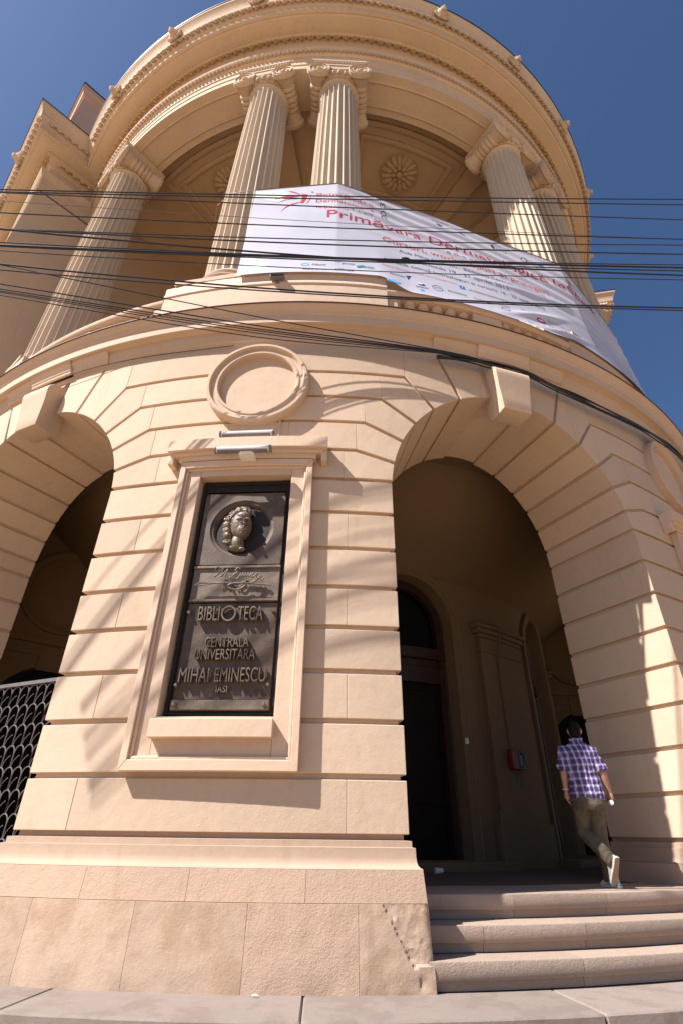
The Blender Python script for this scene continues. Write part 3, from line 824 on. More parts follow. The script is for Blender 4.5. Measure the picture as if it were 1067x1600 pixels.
#@@PART2
# ================================================================== TABLET
PH_T = PIERS[1] + .05
RT = 10.425
tab = empty('bronze_tablet', W(PH_T, RT, 2.09), rad(PH_T))
tag(tab, 'tall dark bronze tablet with portrait relief and raised lettering on the pier', 'plaque')
def tbox(name, x0, x1, z0, z1, d0, d1, mat, bev=.006, par=tab):
    bm = BM(); add_box(bm, x0, x1, -d1, -d0, z0, z1); do_bevel(bm, bev); return build(bm, name, mat, par, smooth=30)
HW = .585; HT = 2.945
tbox('back_plate', -HW, HW, 0, HT, -.06, .0, M_BRONZE3)
for x0, x1, z0, z1 in ((-HW, -HW + .035, 0, HT), (HW - .035, HW, 0, HT), (-HW + .035, HW - .035, HT - .05, HT), (-HW + .035, HW - .035, 0, .03)):
    tbox('edge_strip', x0, x1, z0, z1, .0, .022, M_BRONZE3, .004)
tbox('top_bar', -.52, .52, 2.775, 2.80, .0, .04, M_BRONZE3)
# portrait panel with round recess
bm = BM(); cz, cr = 2.225, .395
z0, z1, x0 = 1.715, 2.735, .52
ring = [(cr * cos(2 * pi * k / 64), cz + cr * sin(2 * pi * k / 64)) for k in range(64)]
outer = []
for x, z in ring:
    dx, dz = x, z - cz; k = min(x0 / abs(dx) if abs(dx) > 1e-6 else 9, ((z1 - cz) if dz > 0 else (cz - z0)) / abs(dz) if abs(dz) > 1e-6 else 9)
    outer.append((dx * k, cz + dz * k))
rows = [[Vector((x, -d, z)) for x, z in P] for P, d in ((outer, 0), (outer, .05), ([(x * 1.03, cz + (z - cz) * 1.03) for x, z in ring], .05), (ring, .042), (ring, .035), ([(x * .93, cz + (z - cz) * .93) for x, z in ring], .03), ([(x * .86, cz + (z - cz) * .86) for x, z in ring], .0))]
add_grid(bm, rows, close_u=True); build(bm, 'portrait_panel', M_BRONZE, tab, smooth=30)
# portrait relief, three quarter view
bm = BM(); hx, hz = -.01, 2.225
def E_(x, y, z, rx, ry, rz, rot=0): add_ell(bm, (hx + x, -y, hz + z), (rx, ry, rz), 14, 10, Matrix.Rotation(rot, 3, 'Y') if rot else None)
E_(0, .05, .02, .135, .13, .20); E_(.025, .10, .04, .112, .072, .14); E_(.03, .10, -.08, .074, .08, .10); E_(.048, .14, -.152, .034, .045, .032)
E_(.005, .165, .055, .045, .035, .018, -.15); E_(.105, .160, .055, .036, .033, .018, .15); E_(.035, .13, .12, .088, .055, .06)                 # brow, forehead
E_(.072, .185, .0, .017, .035, .06, -.10); E_(.080, .205, -.035, .024, .032, .020)      # nose
E_(.03, .165, .015, .03, .02, .016); E_(.115, .15, .018, .022, .02, .015)                  # eyes
E_(.064, .170, -.085, .034, .024, .009, .05); E_(.064, .166, -.104, .028, .022, .010)      # lips
E_(-.012, .125, -.02, .042, .045, .04); E_(.10, .12, -.03, .025, .038, .04)                      # cheeks
E_(-.03, .03, -.22, .085, .085, .12, -.15); E_(-.02, .04, -.27, .085, .065, .06); E_(-.075, .03, -.285, .085, .05, .04, .35); E_(.035, .045, -.31, .05, .05, .026, -.25)   # neck, cut of the bust
head = build(bm, 'portrait_relief', M_BRONZE2, tab, smooth=180)
md = head.modifiers.new('Remesh', 'REMESH'); md.mode = 'VOXEL'; md.voxel_size = .0055; md.use_smooth_shade = True
md = head.modifiers.new('Smooth', 'SMOOTH'); md.factor = .5; md.iterations = 2
bm = BM()
for x, z, r in ((-.10, .17, .07), (-.03, .215, .07), (.05, .215, .065), (-.15, .10, .07), (-.165, .02, .065), (-.165, -.06, .06), (-.15, -.13, .06), (-.12, -.19, .05), (-.105, .03, .055), (.0, .245, .05), (-.155, -.20, .045), (-.08, .12, .06), (-.17, -.10, .05)):
    E_(x, .055, z, r * 1.12, r * 1.1, r * 1.0, .5)
ph_o = build(bm, 'portrait_hair', M_BRONZE2, head, smooth=180)
md = ph_o.modifiers.new('Remesh', 'REMESH'); md.mode = 'VOXEL'; md.voxel_size = .0055; md.use_smooth_shade = True
txh = bpy.data.textures.new('hair locks', 'MARBLE'); txh.noise_scale = .06; txh.turbulence = 14; txh.noise_depth = 2
md = ph_o.modifiers.new('Locks', 'DISPLACE'); md.texture = txh; md.strength = .014; md.texture_coords = 'LOCAL'
md = ph_o.modifiers.new('Smooth', 'SMOOTH'); md.factor = .4; md.iterations = 1
# signature band
tbox('signature_band', -.52, .52, 1.265, 1.68, .0, .035, M_BRONZE2)
tbox('band_ledge', -.525, .525, 1.665, 1.70, .0, .06, M_BRONZE2); tbox('band_ledge', -.525, .525, 1.245, 1.275, .0, .055, M_BRONZE2)
def stroke(pts, r=.009, d=.105):
    sm = []
    n = len(pts)
    for i in range(n - 1):
        p0, p1, p2, p3 = pts[max(i - 1, 0)], pts[i], pts[i + 1], pts[min(i + 2, n - 1)]
        for k in range(6):
            t = k / 6
            sm.append(tuple(.5 * ((2 * b) + (-a + c) * t + (2 * a - 5 * b + 4 * c - e) * t * t + (-a + 3 * b - 3 * c + e) * t ** 3) for a, b, c, e in zip(p0, p1, p2, p3)))
    sm.append(pts[-1])
    bm = BM(); add_tube(bm, [(x, -d, z) for x, z in sm], r, 6); return build(bm, 'signature_stroke', M_BRONZE2, tab)
stroke([(-.21, 1.60), (-.245, 1.62), (-.22, 1.655), (-.185, 1.63), (-.20, 1.57), (-.245, 1.53)])
stroke([(-.20, 1.56), (-.165, 1.61), (-.14, 1.645), (-.15, 1.58), (-.165, 1.53), (-.12, 1.59), (-.085, 1.625), (-.11, 1.55), (-.115, 1.505), (-.085, 1.495)])
stroke([(-.055, 1.505), (-.045, 1.515), (-.05, 1.525), (-.058, 1.512)])
stroke([(.06, 1.625), (.035, 1.645), (.0, 1.61), (.03, 1.585), (-.01, 1.56), (-.02, 1.515), (.03, 1.50), (.06, 1.54), (.075, 1.575), (.08, 1.53), (.105, 1.58), (.11, 1.53), (.135, 1.575), (.14, 1.53), (.165, 1.57), (.168, 1.525), (.20, 1.57), (.205, 1.52), (.235, 1.545), (.215, 1.565), (.22, 1.515), (.265, 1.565), (.25, 1.50), (.205, 1.44), (.25, 1.47), (.30, 1.535), (.285, 1.50), (.325, 1.525), (.33, 1.485), (.35, 1.51)])
stroke([(-.46, 1.42), (-.40, 1.455), (-.25, 1.45), (-.10, 1.455), (.05, 1.445), (.14, 1.46), (.13, 1.405), (.04, 1.365), (-.05, 1.39), (-.05, 1.43), (.05, 1.45), (.25, 1.435), (.43, 1.415)], .009)
stroke([(-.46, 1.42), (-.38, 1.425), (-.25, 1.445)], .007); stroke([(.02, 1.42), (.07, 1.40), (.10, 1.43)], .007)
# lettering
def text_mesh(s, extrude=0.0, bevel=0.0, thin=0.0):
    cu = bpy.data.curves.new('t', 'FONT'); cu.body = s; cu.size = 1; cu.extrude = extrude; cu.bevel_depth = bevel; cu.resolution_u = 4; cu.offset = thin
    ob = bpy.data.objects.new('t', cu); COL.objects.link(ob)
    dg = bpy.context.evaluated_depsgraph_get()
    me = bpy.data.meshes.new_from_object(ob.evaluated_get(dg))
    bpy.data.objects.remove(ob); bpy.data.curves.remove(cu)
    return me
def islands(me):
    par = list(range(len(me.vertices)))
    def fd(a):
        while par[a] != a: par[a] = par[par[a]]; a = par[a]
        return a
    for e in me.edges:
        a, b_ = fd(e.vertices[0]), fd(e.vertices[1])
        if a != b_: par[a] = b_
    out = {}
    for p in me.polygons: out.setdefault(fd(p.vertices[0]), []).append(list(p.vertices))
    return list(out.values())
def letters(s, x0, x1, z0, h, d0, d1, mat, weight=.02):
    me = text_mesh(s, .5, weight, -.022)
    co = [v.co.copy() for v in me.vertices]
    mnx, mxx = min(c.x for c in co), max(c.x for c in co); mny, mxy = min(c.y for c in co), max(c.y for c in co); mz = max(c.z for c in co)
    for fs in islands(me):
        bm = BM(); mp = {}
        for f in fs:
            for i in f:
                if i not in mp:
                    c = co[i]; mp[i] = bm.verts.new((x0 + (c.x - mnx) / (mxx - mnx) * (x1 - x0), -(d0 + (c.z + mz) / (2 * mz) * (d1 - d0)), z0 + (c.y - mny) / (mxy - mny) * h))
            try: bm.faces.new([mp[i] for i in f])
            except ValueError: pass
        bmesh.ops.remove_doubles(bm, verts=bm.verts, dist=.0004)
        build(bm, 'raised_letter', mat, tab, smooth=30)
    bpy.data.meshes.remove(me)
tbox('text_panel', -.52, .52, .155, 1.235, .0, .02, M_BRONZE)
letters('BIBLI', -.37, -.125, 1.005, .165, .03, .085, M_BRONZE2); letters('TECA', .085, .37, 1.005, .165, .03, .085, M_BRONZE2)
bm = BM(); rows = [[Vector((-.022 + r * .92 * cos(2 * pi * k / 40), -d, 1.088 + r * sin(2 * pi * k / 40))) for r, d in ((.092, .03), (.092, .085), (.074, .085), (.074, .03))] for k in range(40)]
add_grid(bm, rows, close_u=True, close_v=True); build(bm, 'raised_letter', M_BRONZE2, tab)
letters('CENTRALA', -.245, .245, .70, .112, .03, .08, M_BRONZE2)
letters('UNIVERSITARA', -.34, .325, .565, .115, .03, .08, M_BRONZE2)
letters('MIHAI', -.475, -.15, .325, .15, .03, .085, M_BRONZE2); letters('EMINESCU', -.085, .46, .325, .15, .03, .085, M_BRONZE2)
letters('IASI', -.06, .06, .222, .068, .03, .06, M_BRONZE2, .03)
tbox('foot_bar', -.52, .52, .045, .145, .0, .075, M_BRONZE2)
bm = BM(); add_lathe(bm, [(.0, .06), (.014, .06), (.02, .05), (.02, 0)], 12, Matrix.Rotation(rad(90), 4, 'X'))
bolt = to_mesh(bm, 'bolt', M_BRONZE2)
for x, z, d in ((-.47, .095, .07), (.47, .095, .07), (-.49, 1.11, .02), (.48, 1.12, .02), (-.50, .30, .02), (.49, .30, .02)):
    link('bolt', bolt, tab, (x, -d, z))

# ================================================================== TUBE LAMPS ABOVE THE TABLET
def tube_lamp(ph, R, z, lab, arm):
    e = empty('tube_lamp', W(ph, R, z), rad(ph)); tag(e, lab, 'lamp', 'tube lamps lighting the bronze tablet')
    Mx = Matrix.Rotation(rad(90), 4, 'Y')
    bm = BM(); add_lathe(bm, [(.045, -.345), (.045, .345)], 20, Mx); build(bm, 'housing', M_ALU, e)
    bm = BM(); rows = [[Vector((x, .049 * cos(rad(a)), .049 * sin(rad(a)))) for a in range(215, 326, 11)] for x in (-.33, .33)]
    add_grid(bm, rows); build(bm, 'lamp_cover', M_GREYP, e)
    for sx in (-1, 1):
        bm = BM(); add_lathe(bm, [(.0, .345 * sx), (.05, .345 * sx), (.052, .352 * sx), (.05, .37 * sx), (.03, .376 * sx)], 20, Mx); build(bm, 'end_cap', M_GREYP, e)
    bm = BM(); arm(bm); build(bm, 'bracket', M_WHITEP, e, smooth=0)
tube_lamp(-4.08, 10.69, 5.655, 'upper aluminium tube lamp resting above the tablet hood', lambda bm: add_box(bm, -.33, .36, .0, .14, -.085, -.062))
tube_lamp(-4.03, 10.80, 5.30, 'lower aluminium tube lamp below the hood edge', lambda bm: (add_box(bm, -.05, .15, .0, .22, -.075, -.05), add_box(bm, -.03, .13, -.02, .02, -.06, .0)))

# ================================================================== FLOODLIGHT ON THE PEDESTAL
fl = empty('floodlight', W(-3.4, 10.50, 9.22), rad(-3.4)); tag(fl, 'small grey floodlight fixed to the column pedestal', 'floodlight')
bm = BM(); add_box(bm, -.125, .125, -.12, -.03, .0, .08); do_bevel(bm, .01); build(bm, 'housing', M_GREYP, fl)
bm = BM(); add_box(bm, -.11, .11, -.1235, -.119, .01, .07); build(bm, 'lens', M_GLASS, fl, smooth=0)
bm = BM(); add_box(bm, -.03, .03, -.04, .0, -.05, .03); build(bm, 'bracket', M_GREYP, fl, smooth=0)

# ================================================================== BANNER
TOPP = [(-7.45, 10.40), (2.05, 10.375), (32.3, 10.375), (44.0, 10.375), (50.0, 10.25)]
def top_R(ph):
    for (a, Ra), (b_, Rb) in zip(TOPP, TOPP[1:]):
        if ph <= b_ or b_ == 50.0:
            A_, B_ = L(a, Ra, 0), L(b_, Rb, 0); d = L(ph, 1, 0); e = B_ - A_
            return (A_.x * e.y - A_.y * e.x) / (d.x * e.y - d.y * e.x)
def z_top(ph):
    if ph < 2: return 12.58 + .2 * (ph + 7.45) / 9.45
    if ph < 32: return 12.78 - .30 * ((ph - 2) / 30) ** 1.5
    return 12.48 - .018 * (ph - 32) ** 1.5
def z_bot(ph):
    def sm(a, b_, x): t = min(1, max(0, (x - a) / (b_ - a))); return t * t * (3 - 2 * t)
    return 9.40 - .36 * sm(6.0, 9.5, ph) + .16 * sm(24, 29, ph)
def ban(ph, z, off=0.0):
    zt, zb = z_top(ph), z_bot(ph)
    t = min(1.03, max(0, (z - zb) / (zt - zb))) ** .7
    R = 10.575 + (top_R(ph) - 10.575) * t
    s = rad(ph) * 10.4
    fold = 0
    env = min(1, max(0, (ph - 1) / 6))
    # creases fanning from the upper tie at the second column
    q = (z - 12.7) + (s - .5) * .22
    fold += env * .020 * sin(q * 17 + .8 * sin(s * 1.1)) * (.4 + .6 * t) * max(0, 1 - abs(q + .3) / 1.6)
    fold += .008 * sin(s * 2.3 + z * 1.1) * env
    # deep folds at the lower right
    for cs, czz, ang, ln, am in ((4.35, 9.62, .42, .75, .055), (4.85, 9.30, .25, .6, .05), (4.6, 10.55, .12, 1.3, .035)):
        u = (s - cs) * cos(ang) + (z - czz) * sin(ang); v_ = -(s - cs) * sin(ang) + (z - czz) * cos(ang)
        fold += am * math.exp(-(u / ln) ** 2) * math.exp(-(v_ / .09) ** 2)
    return L(ph, R + fold + off, z)
bnr = empty('event_banner', (AX, AY, 0)); tag(bnr, 'white vinyl event banner with red lettering stretched between the columns', 'banner')
bm = BM(); rows = []
NP, NZ = 420, 110
for i in range(NP + 1):
    ph = -7.45 + (48.5 + 7.45) * i / NP; rows.append([ban(ph, z_bot(ph) + (z_top(ph) - z_bot(ph)) * j / NZ) for j in range(NZ + 1)])
add_grid(bm, rows); bo = build(bm, 'sheet', M_VINYL, bnr, smooth=60)
bm = BM(); add_tube(bm, [ban(-7.4 + 56 * k / 60, z_top(-7.4 + 56 * k / 60) - .006, .006) for k in range(61)], .008, 5); build(bm, 'hem_rope', M_GREYP, bnr)
bm = BM(); add_tube(bm, [L(-7.45, 10.40, 12.57), L(-8.6, 10.40, 12.60), L(-10.5, 10.37, 12.66), L(-12.6, 10.22, 12.60), L(-13.6, 9.95, 12.55)], .006, 5); build(bm, 'tie_cord', M_GREYP, bnr)
def banner_faces(name, verts, faces, mat, off):
    bm = BM(); vs = [bm.verts.new((x, y, 0)) for x, y in verts]
    for f in faces:
        try: bm.faces.new([vs[i] for i in f])
        except ValueError: pass
    bmesh.ops.triangulate(bm, faces=bm.faces[:])
    for _ in range(4):
        ed = [e for e in bm.edges if e.calc_length() > .055]
        if not ed: break
        bmesh.ops.subdivide_edges(bm, edges=ed, cuts=1, use_grid_fill=False); bmesh.ops.triangulate(bm, faces=bm.faces[:])
    for v in bm.verts: v.co = ban(v.co.x / 10.4 * 180 / pi, v.co.y, off)
    return build(bm, name, mat, bnr, smooth=0, recalc=False)
def S(ph): return rad(ph) * 10.4
def compact(vs, fs):
    ids = sorted({i for f in fs for i in f}); mp = {q: k for k, q in enumerate(ids)}
    return [vs[i] for i in ids], [[mp[i] for i in f] for f in fs]
def banner_text(s, p0, p1, z, h, mat, bold=0.0, off=.0055, z1=None, vert=False):
    me = text_mesh(s, 0, 0, -.004 if h > .11 else 0)
    co = [v.co.copy() for v in me.vertices]
    mnx, mxx = min(c.x for c in co), max(c.x for c in co)
    vs = []
    for c in co:
        t = (c.x - mnx) / (mxx - mnx)
        if vert: vs.append((S(p0) - c.y / .72 * h, z + (t) * (p1)))
        else: vs.append((S(p0) + t * (S(p1) - S(p0)), z + (0 if z1 is None else (z1 - z) * t) + c.y / .72 * h))
    if h >= .11:
        for fs in islands(me): banner_faces('printed_letter', *compact(vs, fs), mat, off)
    else: tag(banner_faces('small_print', vs, [list(p.vertices) for p in me.polygons], mat, off), kind='stuff')
    bpy.data.meshes.remove(me)
def blob(pts, mat, off=.0030, name='print'):
    return banner_faces(name, [(S(a), z) for a, z in pts], [list(range(len(pts)))], mat, off)
def disc(ph, z, rx, rz, mat, off=.0030, n=24): return blob([(ph + rx / 10.4 * 180 / pi * cos(2 * pi * k / n), z + rz * sin(2 * pi * k / n)) for k in range(n)], mat, off)
def annulus(ph, z, r, w_, mat, off=.0030, n=24, asp=1):
    vs = [(S(ph) + asp * rr * cos(2 * pi * k / n), z + rr * sin(2 * pi * k / n)) for rr in (r, r - w_) for k in range(n)]
    return banner_faces('print', vs, [[k, (k + 1) % n, n + (k + 1) % n, n + k] for k in range(n)], mat, off)
def swoosh(pts, w_, mat):
    n = len(pts); vs = []
    for i, (a, z) in enumerate(pts):
        t = i / (n - 1); ww = w_ * sin(pi * min(1, max(.03, t ** .7))) + .004
        vs += [(S(a), z + ww), (S(a), z - ww)]
    banner_faces('print', vs, [[2 * i, 2 * i + 1, 2 * i + 3, 2 * i + 2] for i in range(n - 1)], mat, .005)
# printed motif and lines of the banner
blob([(-7.3, 12.5), (-6.0, 12.52), (-4.2, 12.50), (-3.2, 12.25), (-4.6, 12.05), (-6.6, 12.2), (-7.3, 12.3)], I_SAGE, .0022)
blob([(-6.9, 9.52), (-5.6, 9.5), (-4.4, 9.55), (-4.7, 9.75), (-6.0, 9.95), (-6.95, 10.0)], I_SAGE, .0022)
for a, z, r in ((-6.2, 9.75, .09), (-5.5, 9.62, .07), (-6.5, 9.58, .06)): disc(a, z, r, r, I_WHITE, .0045, 14)
swoosh([(-5.0, 12.16), (-4.2, 12.22), (-3.4, 12.25), (-2.6, 12.27), (-1.9, 12.3), (-1.5, 12.3)], .035, I_RED)
swoosh([(-3.6, 12.48), (-3.0, 12.44), (-2.4, 12.36), (-2.0, 12.24)], .018, I_RED)
swoosh([(-4.2, 11.62), (-3.7, 11.80), (-3.1, 11.92), (-2.4, 11.98), (-1.9, 12.0)], .016, I_RED)
swoosh([(-4.7, 12.02), (-4.0, 12.12), (-3.2, 12.16), (-2.4, 12.14)], .014, I_PINK)
blob([(-2.0, 12.34), (-1.35, 12.33), (-1.5, 12.1), (-1.8, 11.95), (-2.1, 11.98), (-1.95, 12.15)], I_RED)
swoosh([(-1.05, 12.36), (-1.0, 12.2), (-1.2, 12.03), (-1.5, 11.93)], .03, I_RED); disc(-.85, 12.42, .025, .025, I_RED, .0045, 12)
banner_text('Primăvara', -.35, 6.2, 12.22, .15, I_ORANGE); banner_text('Dermatologică', -.35, 6.2, 11.98, .125, I_RED)
banner_text('Ieșeană', -.3, 3.2, 11.75, .12, I_PINK); banner_text('19 - 21 aprilie', 3.5, 6.1, 11.80, .075, I_GREY)
banner_text('2013', 7.75, .72, 11.80, .13, I_GREY, vert=True)
banner_text('Primăvara Dermatologică Ieșeană', .95, 38.2, 11.38, .30, I_RED)
banner_text('a II-a ediție', 14.7, 20.4, 11.13, .13, I_PURPLE)
banner_text('Cursuri, workshopuri și prelegeri', 6.95, 28.2, 10.85, .20, I_ORANGE)
banner_text('Aula Mihai Eminescu - Biblioteca Centrală Universitară', 8.7, 27.0, 10.58, .115, I_GREY)
banner_text('Perioada 19 - 21 aprilie 2013', 10.6, 21.6, 10.31, .12, I_GREY)
banner_text('Perioada extinsă (workshopuri și cursuri): 16 - 22 aprilie 2013', 6.9, 26.0, 10.06, .115, I_GREY)
banner_text('Pentru informații accesați www.pricederma.ro', 6.6, 14.7, 9.86, .075, I_PINK)
blob([(14.95, 9.74), (15.55, 9.74), (15.55, 9.87), (14.95, 9.87)], I_BLUE); banner_text('f', 15.15, 15.35, 9.755, .09, I_WHITE, off=.0085)
banner_text('www.facebook.com/primavaradermatologica', 15.9, 21.6, 9.76, .075, I_GREY)
banner_text('Organizatori', 13.9, 16.2, 12.52, .05, I_GREY); annulus(14.8, 12.38, .075, .03, I_NAVY); disc(14.8, 12.38, .035, .035, I_NAVY)
blob([(17.2, 12.34), (17.9, 12.37), (18.5, 12.30), (18.2, 12.24), (17.6, 12.27)], I_NAVY)
banner_text('Universitatea de Medicină', 21.6, 25.6, 12.36, .05, I_GREY)
blob([(22.0, 12.12), (22.0, 12.30), (22.25, 12.34), (22.5, 12.26), (22.5, 12.12)], I_GREY); banner_text('B.C.U.', 22.7, 24.2, 12.13, .10, I_GREY)
annulus(26.6, 12.12, .085, .018, I_NAVY); disc(26.6, 12.12, .045, .05, I_SAGE)
disc(29.0, 12.1, .07, .06, I_LBLUE); disc(28.2, 11.95, .03, .03, I_OCHRE, .0030, 10); blob([(32.5, 11.95), (33.6, 11.95), (33.2, 11.72), (32.8, 11.78)], I_OCHRE)
annulus(-.9, 9.66, .05, .014, I_LBLUE, asp=1.5); banner_text('Abbott', -.3, 1.1, 9.63, .07, I_GREY)
annulus(2.2, 9.80, .035, .012, I_LBLUE, asp=1.6); banner_text('gerovital', 2.6, 3.8, 9.72, .06, I_NAVY); banner_text('ivatherm', -1.1, 1.1, 9.47, .06, I_GREY); banner_text('laTERADIE', 2.0, 3.7, 9.48, .075, I_GREY)
for sx in (-1, 1): disc(4.42 + sx * .16, 9.69 + sx * .012, .045, .04, I_TEAL)
banner_text('MSD', 4.85, 5.75, 9.65, .085, I_TEAL)
banner_text('janssen', 7.3, 8.9, 9.60, .07, I_NAVY); blob([(9.0, 9.70), (9.6, 9.72), (9.35, 9.62), (9.2, 9.54)], I_NAVY)
disc(7.55, 9.32, .135, .07, I_LBLUE); banner_text('Pfizer', 7.0, 8.1, 9.295, .07, I_WHITE, off=.0085)
banner_text('SANOFI', 9.85, 11.1, 9.33, .065, I_GREY); disc(10.5, 9.47, .07, .04, I_NAVY); disc(10.35, 9.50, .05, .03, I_SAGE, .0048); blob([(10.2, 9.20), (10.6, 9.20), (10.6, 9.28), (10.2, 9.28)], I_LBLUE)
annulus(12.2, 9.48, .105, .012, I_NAVY); banner_text('BAYER', 11.85, 12.55, 9.465, .045, I_NAVY)
banner_text('BIODERMA', 13.3, 15.4, 9.46, .065, I_GREY)
banner_text('Eucerin', 16.2, 17.4, 9.46, .06, I_GREY); disc(17.9, 9.46, .06, .03, I_RED); banner_text('La Roche', 19.0, 20.4, 9.52, .07, I_GREY); annulus(19.7, 9.40, .06, .012, I_GREY, asp=1.6)
disc(24.2, 9.46, .11, .075, I_RED); disc(24.2, 9.47, .06, .03, I_WHITE, .0048); banner_text('Solartium', 25.4, 27.6, 9.58, .07, I_PINK); banner_text('Medica', 22.0, 23.6, 9.62, .06, I_GREY)
disc(22.3, 9.20, .07, .02, I_LBLUE); banner_text('Medis', 25.0, 27.0, 9.30, .09, I_NAVY); blob([(28.4, 9.55), (28.9, 9.52), (28.75, 9.68)], I_NAVY)
for a, z in ((38.6, 12.05), (39.4, 11.9), (38.9, 11.75), (40.0, 11.6), (40.5, 9.7), (41.2, 9.9)): disc(a, z, .10, .09, I_GREEN, .0030, 12)
for a, z in ((37.4, 11.7), (38.0, 11.55)): disc(a, z, .07, .08, I_RED, .0045, 12)

# ================================================================== CABLES
def smooth_path(pts, per=8):
    out = []; n = len(pts); pts = [Vector(p) for p in pts]
    for i in range(n - 1):
        p0, p1, p2, p3 = pts[max(i - 1, 0)], pts[i], pts[i + 1], pts[min(i + 2, n - 1)]
        for k in range(per):
            t = k / per
            out.append(.5 * ((2 * p1) + (p2 - p0) * t + (2 * p0 - 5 * p1 + 4 * p2 - p3) * t * t + (-p0 + 3 * p1 - 3 * p2 + p3) * t ** 3))
    return out + [pts[-1]]
CAB = [
([(-7.045,3.505,7.998),(-5.59,3.679,8.299),(-3.755,3.899,8.682),(-1.337,4.19,9.208),(1.241,4.499,9.797),(3.985,4.828,10.449),(6.892,5.177,11.161),(10.105,5.563,11.955)],0.012),
([(-7.018,3.508,7.947),(-5.569,3.682,8.247),(-3.74,3.901,8.627),(-1.331,4.19,9.138),(1.233,4.498,9.696),(3.949,4.824,10.298),(6.806,5.167,10.943),(9.937,5.542,11.652)],0.012),
([(-7.065,3.502,8.039),(-5.58,3.68,8.273),(-3.725,3.903,8.568),(-1.315,4.192,8.966),(1.212,4.495,9.402),(3.849,4.812,9.874),(6.582,5.14,10.377),(9.531,5.494,10.923)],0.011),
([(-7.035,3.506,7.979),(-5.523,3.687,8.131),(-3.661,3.911,8.323),(-1.28,4.196,8.601),(1.178,4.491,8.928),(3.714,4.796,9.301),(6.321,5.108,9.715),(9.11,5.443,10.167)],0.005),
([(-6.858,3.527,7.633),(-5.405,3.701,7.833),(-3.598,3.918,8.084),(-1.264,4.198,8.433),(1.171,4.49,8.825),(3.704,4.794,9.259),(6.326,5.109,9.729),(9.152,5.448,10.243)],0.011),
([(-6.681,3.548,7.285),(-5.268,3.718,7.489),(-3.51,3.929,7.747),(-1.234,4.202,8.116),(1.15,4.488,8.543),(3.65,4.788,9.029),(6.263,5.102,9.569),(9.11,5.443,10.166)],0.01),
([(-6.707,3.545,7.337),(-5.275,3.717,7.505),(-3.502,3.93,7.717),(-1.226,4.203,8.026),(1.139,4.487,8.389),(3.597,4.782,8.805),(6.144,5.087,9.269),(8.895,5.417,9.78)],0.013),
([(-6.803,3.534,7.525),(-5.303,3.714,7.576),(-3.483,3.932,7.645),(-1.204,4.206,7.791),(1.112,4.483,8.008),(3.476,4.767,8.293),(5.895,5.057,8.638),(8.473,5.367,9.021)],0.016),
([(-6.574,3.561,7.076),(-5.167,3.73,7.235),(-3.428,3.939,7.436),(-1.198,4.206,7.733),(1.117,4.484,8.088),(3.525,4.773,8.499),(6.023,5.073,8.962),(8.724,5.397,9.473)],0.009),
([(-6.521,3.567,6.971),(-5.136,3.734,7.155),(-3.415,3.94,7.386),(-1.196,4.207,7.705),(1.115,4.484,8.059),(3.513,4.772,8.448),(5.986,5.068,8.868),(8.641,5.387,9.323)],0.018),
([(-6.526,3.567,6.981),(-5.134,3.734,7.151),(-3.409,3.941,7.365),(-1.191,4.207,7.662),(1.111,4.483,7.998),(3.495,4.769,8.37),(5.949,5.064,8.775),(8.58,5.38,9.214)],0.011),
([(-6.524,3.567,6.977),(-5.112,3.737,7.095),(-3.378,3.945,7.245),(-1.174,4.209,7.48),(1.095,4.481,7.775),(3.437,4.762,8.127),(5.853,5.052,8.531),(8.448,5.364,8.977)],0.008),
([(-6.476,3.573,6.882),(-5.034,3.746,6.898),(-3.294,3.955,6.925),(-1.132,4.214,7.027),(1.054,4.476,7.209),(3.282,4.744,7.467),(5.561,5.017,7.793),(7.992,5.309,8.157)],0.014),
([(-6.39,3.583,6.715),(-4.982,3.752,6.768),(-3.271,3.957,6.838),(-1.127,4.215,6.975),(1.051,4.476,7.172),(3.271,4.743,7.423),(5.533,5.014,7.723),(7.934,5.302,8.054)],0.011),
]
STEEP = [
([(-9.028,3.603,7.968),(-4.823,4.45,7.806),(-1.318,5.156,7.671),(2.416,5.912,7.725)],0.01),
([(-8.722,3.616,7.283),(-4.671,4.45,7.377),(-1.296,5.145,7.455),(2.404,5.909,7.647)],0.012),
([(-8.645,3.619,7.131),(-4.633,4.45,7.267),(-1.289,5.142,7.381),(2.399,5.907,7.615)],0.011),
([(-8.619,3.621,7.093),(-4.618,4.45,7.226),(-1.284,5.141,7.337),(2.394,5.906,7.584)],0.01),
([(-8.605,3.622,7.102),(-4.609,4.45,7.199),(-1.279,5.14,7.281),(2.39,5.905,7.553)],0.009),
([(-8.563,3.623,7.055),(-4.585,4.45,7.132),(-1.271,5.139,7.196),(2.385,5.903,7.522)],0.009),
]

SPL = (0.855, 4.453, 8.052)
def cable(pts, r, lab, grp, mat=M_CABLE):
    bm = BM(); add_tube(bm, smooth_path(pts, 10), r * .78, 8); tag(build(bm, 'overhead_cable', mat), lab, 'cable', grp)
LABS = ['topmost black cable crossing the columns', 'second black cable from the top, just under the topmost', 'third black cable from the top, sloping down to the right', 'hair thin grey wire among the upper cables', 'black cable crossing the middle of the columns below the thin grey wire',
        'slim black cable through the banner heading', 'medium black cable leaving the left edge beside the thick sloping one', 'thick black cable sloping down across the banner', 'slim cable running just above the heaviest cable', 'heaviest black cable across the banner middle',
        'black cable hugging the underside of the heaviest cable', 'thin lowest cable crossing the banner above its logos', 'upper cable of the pair crossing the pedestal and balusters', 'lower cable of the pair crossing the pedestal and balusters']
for (pts, r), lab in zip(CAB, LABS): cable(pts, r, lab, 'cables strung across the street', M_CABLE2 if r < .006 else M_CABLE)
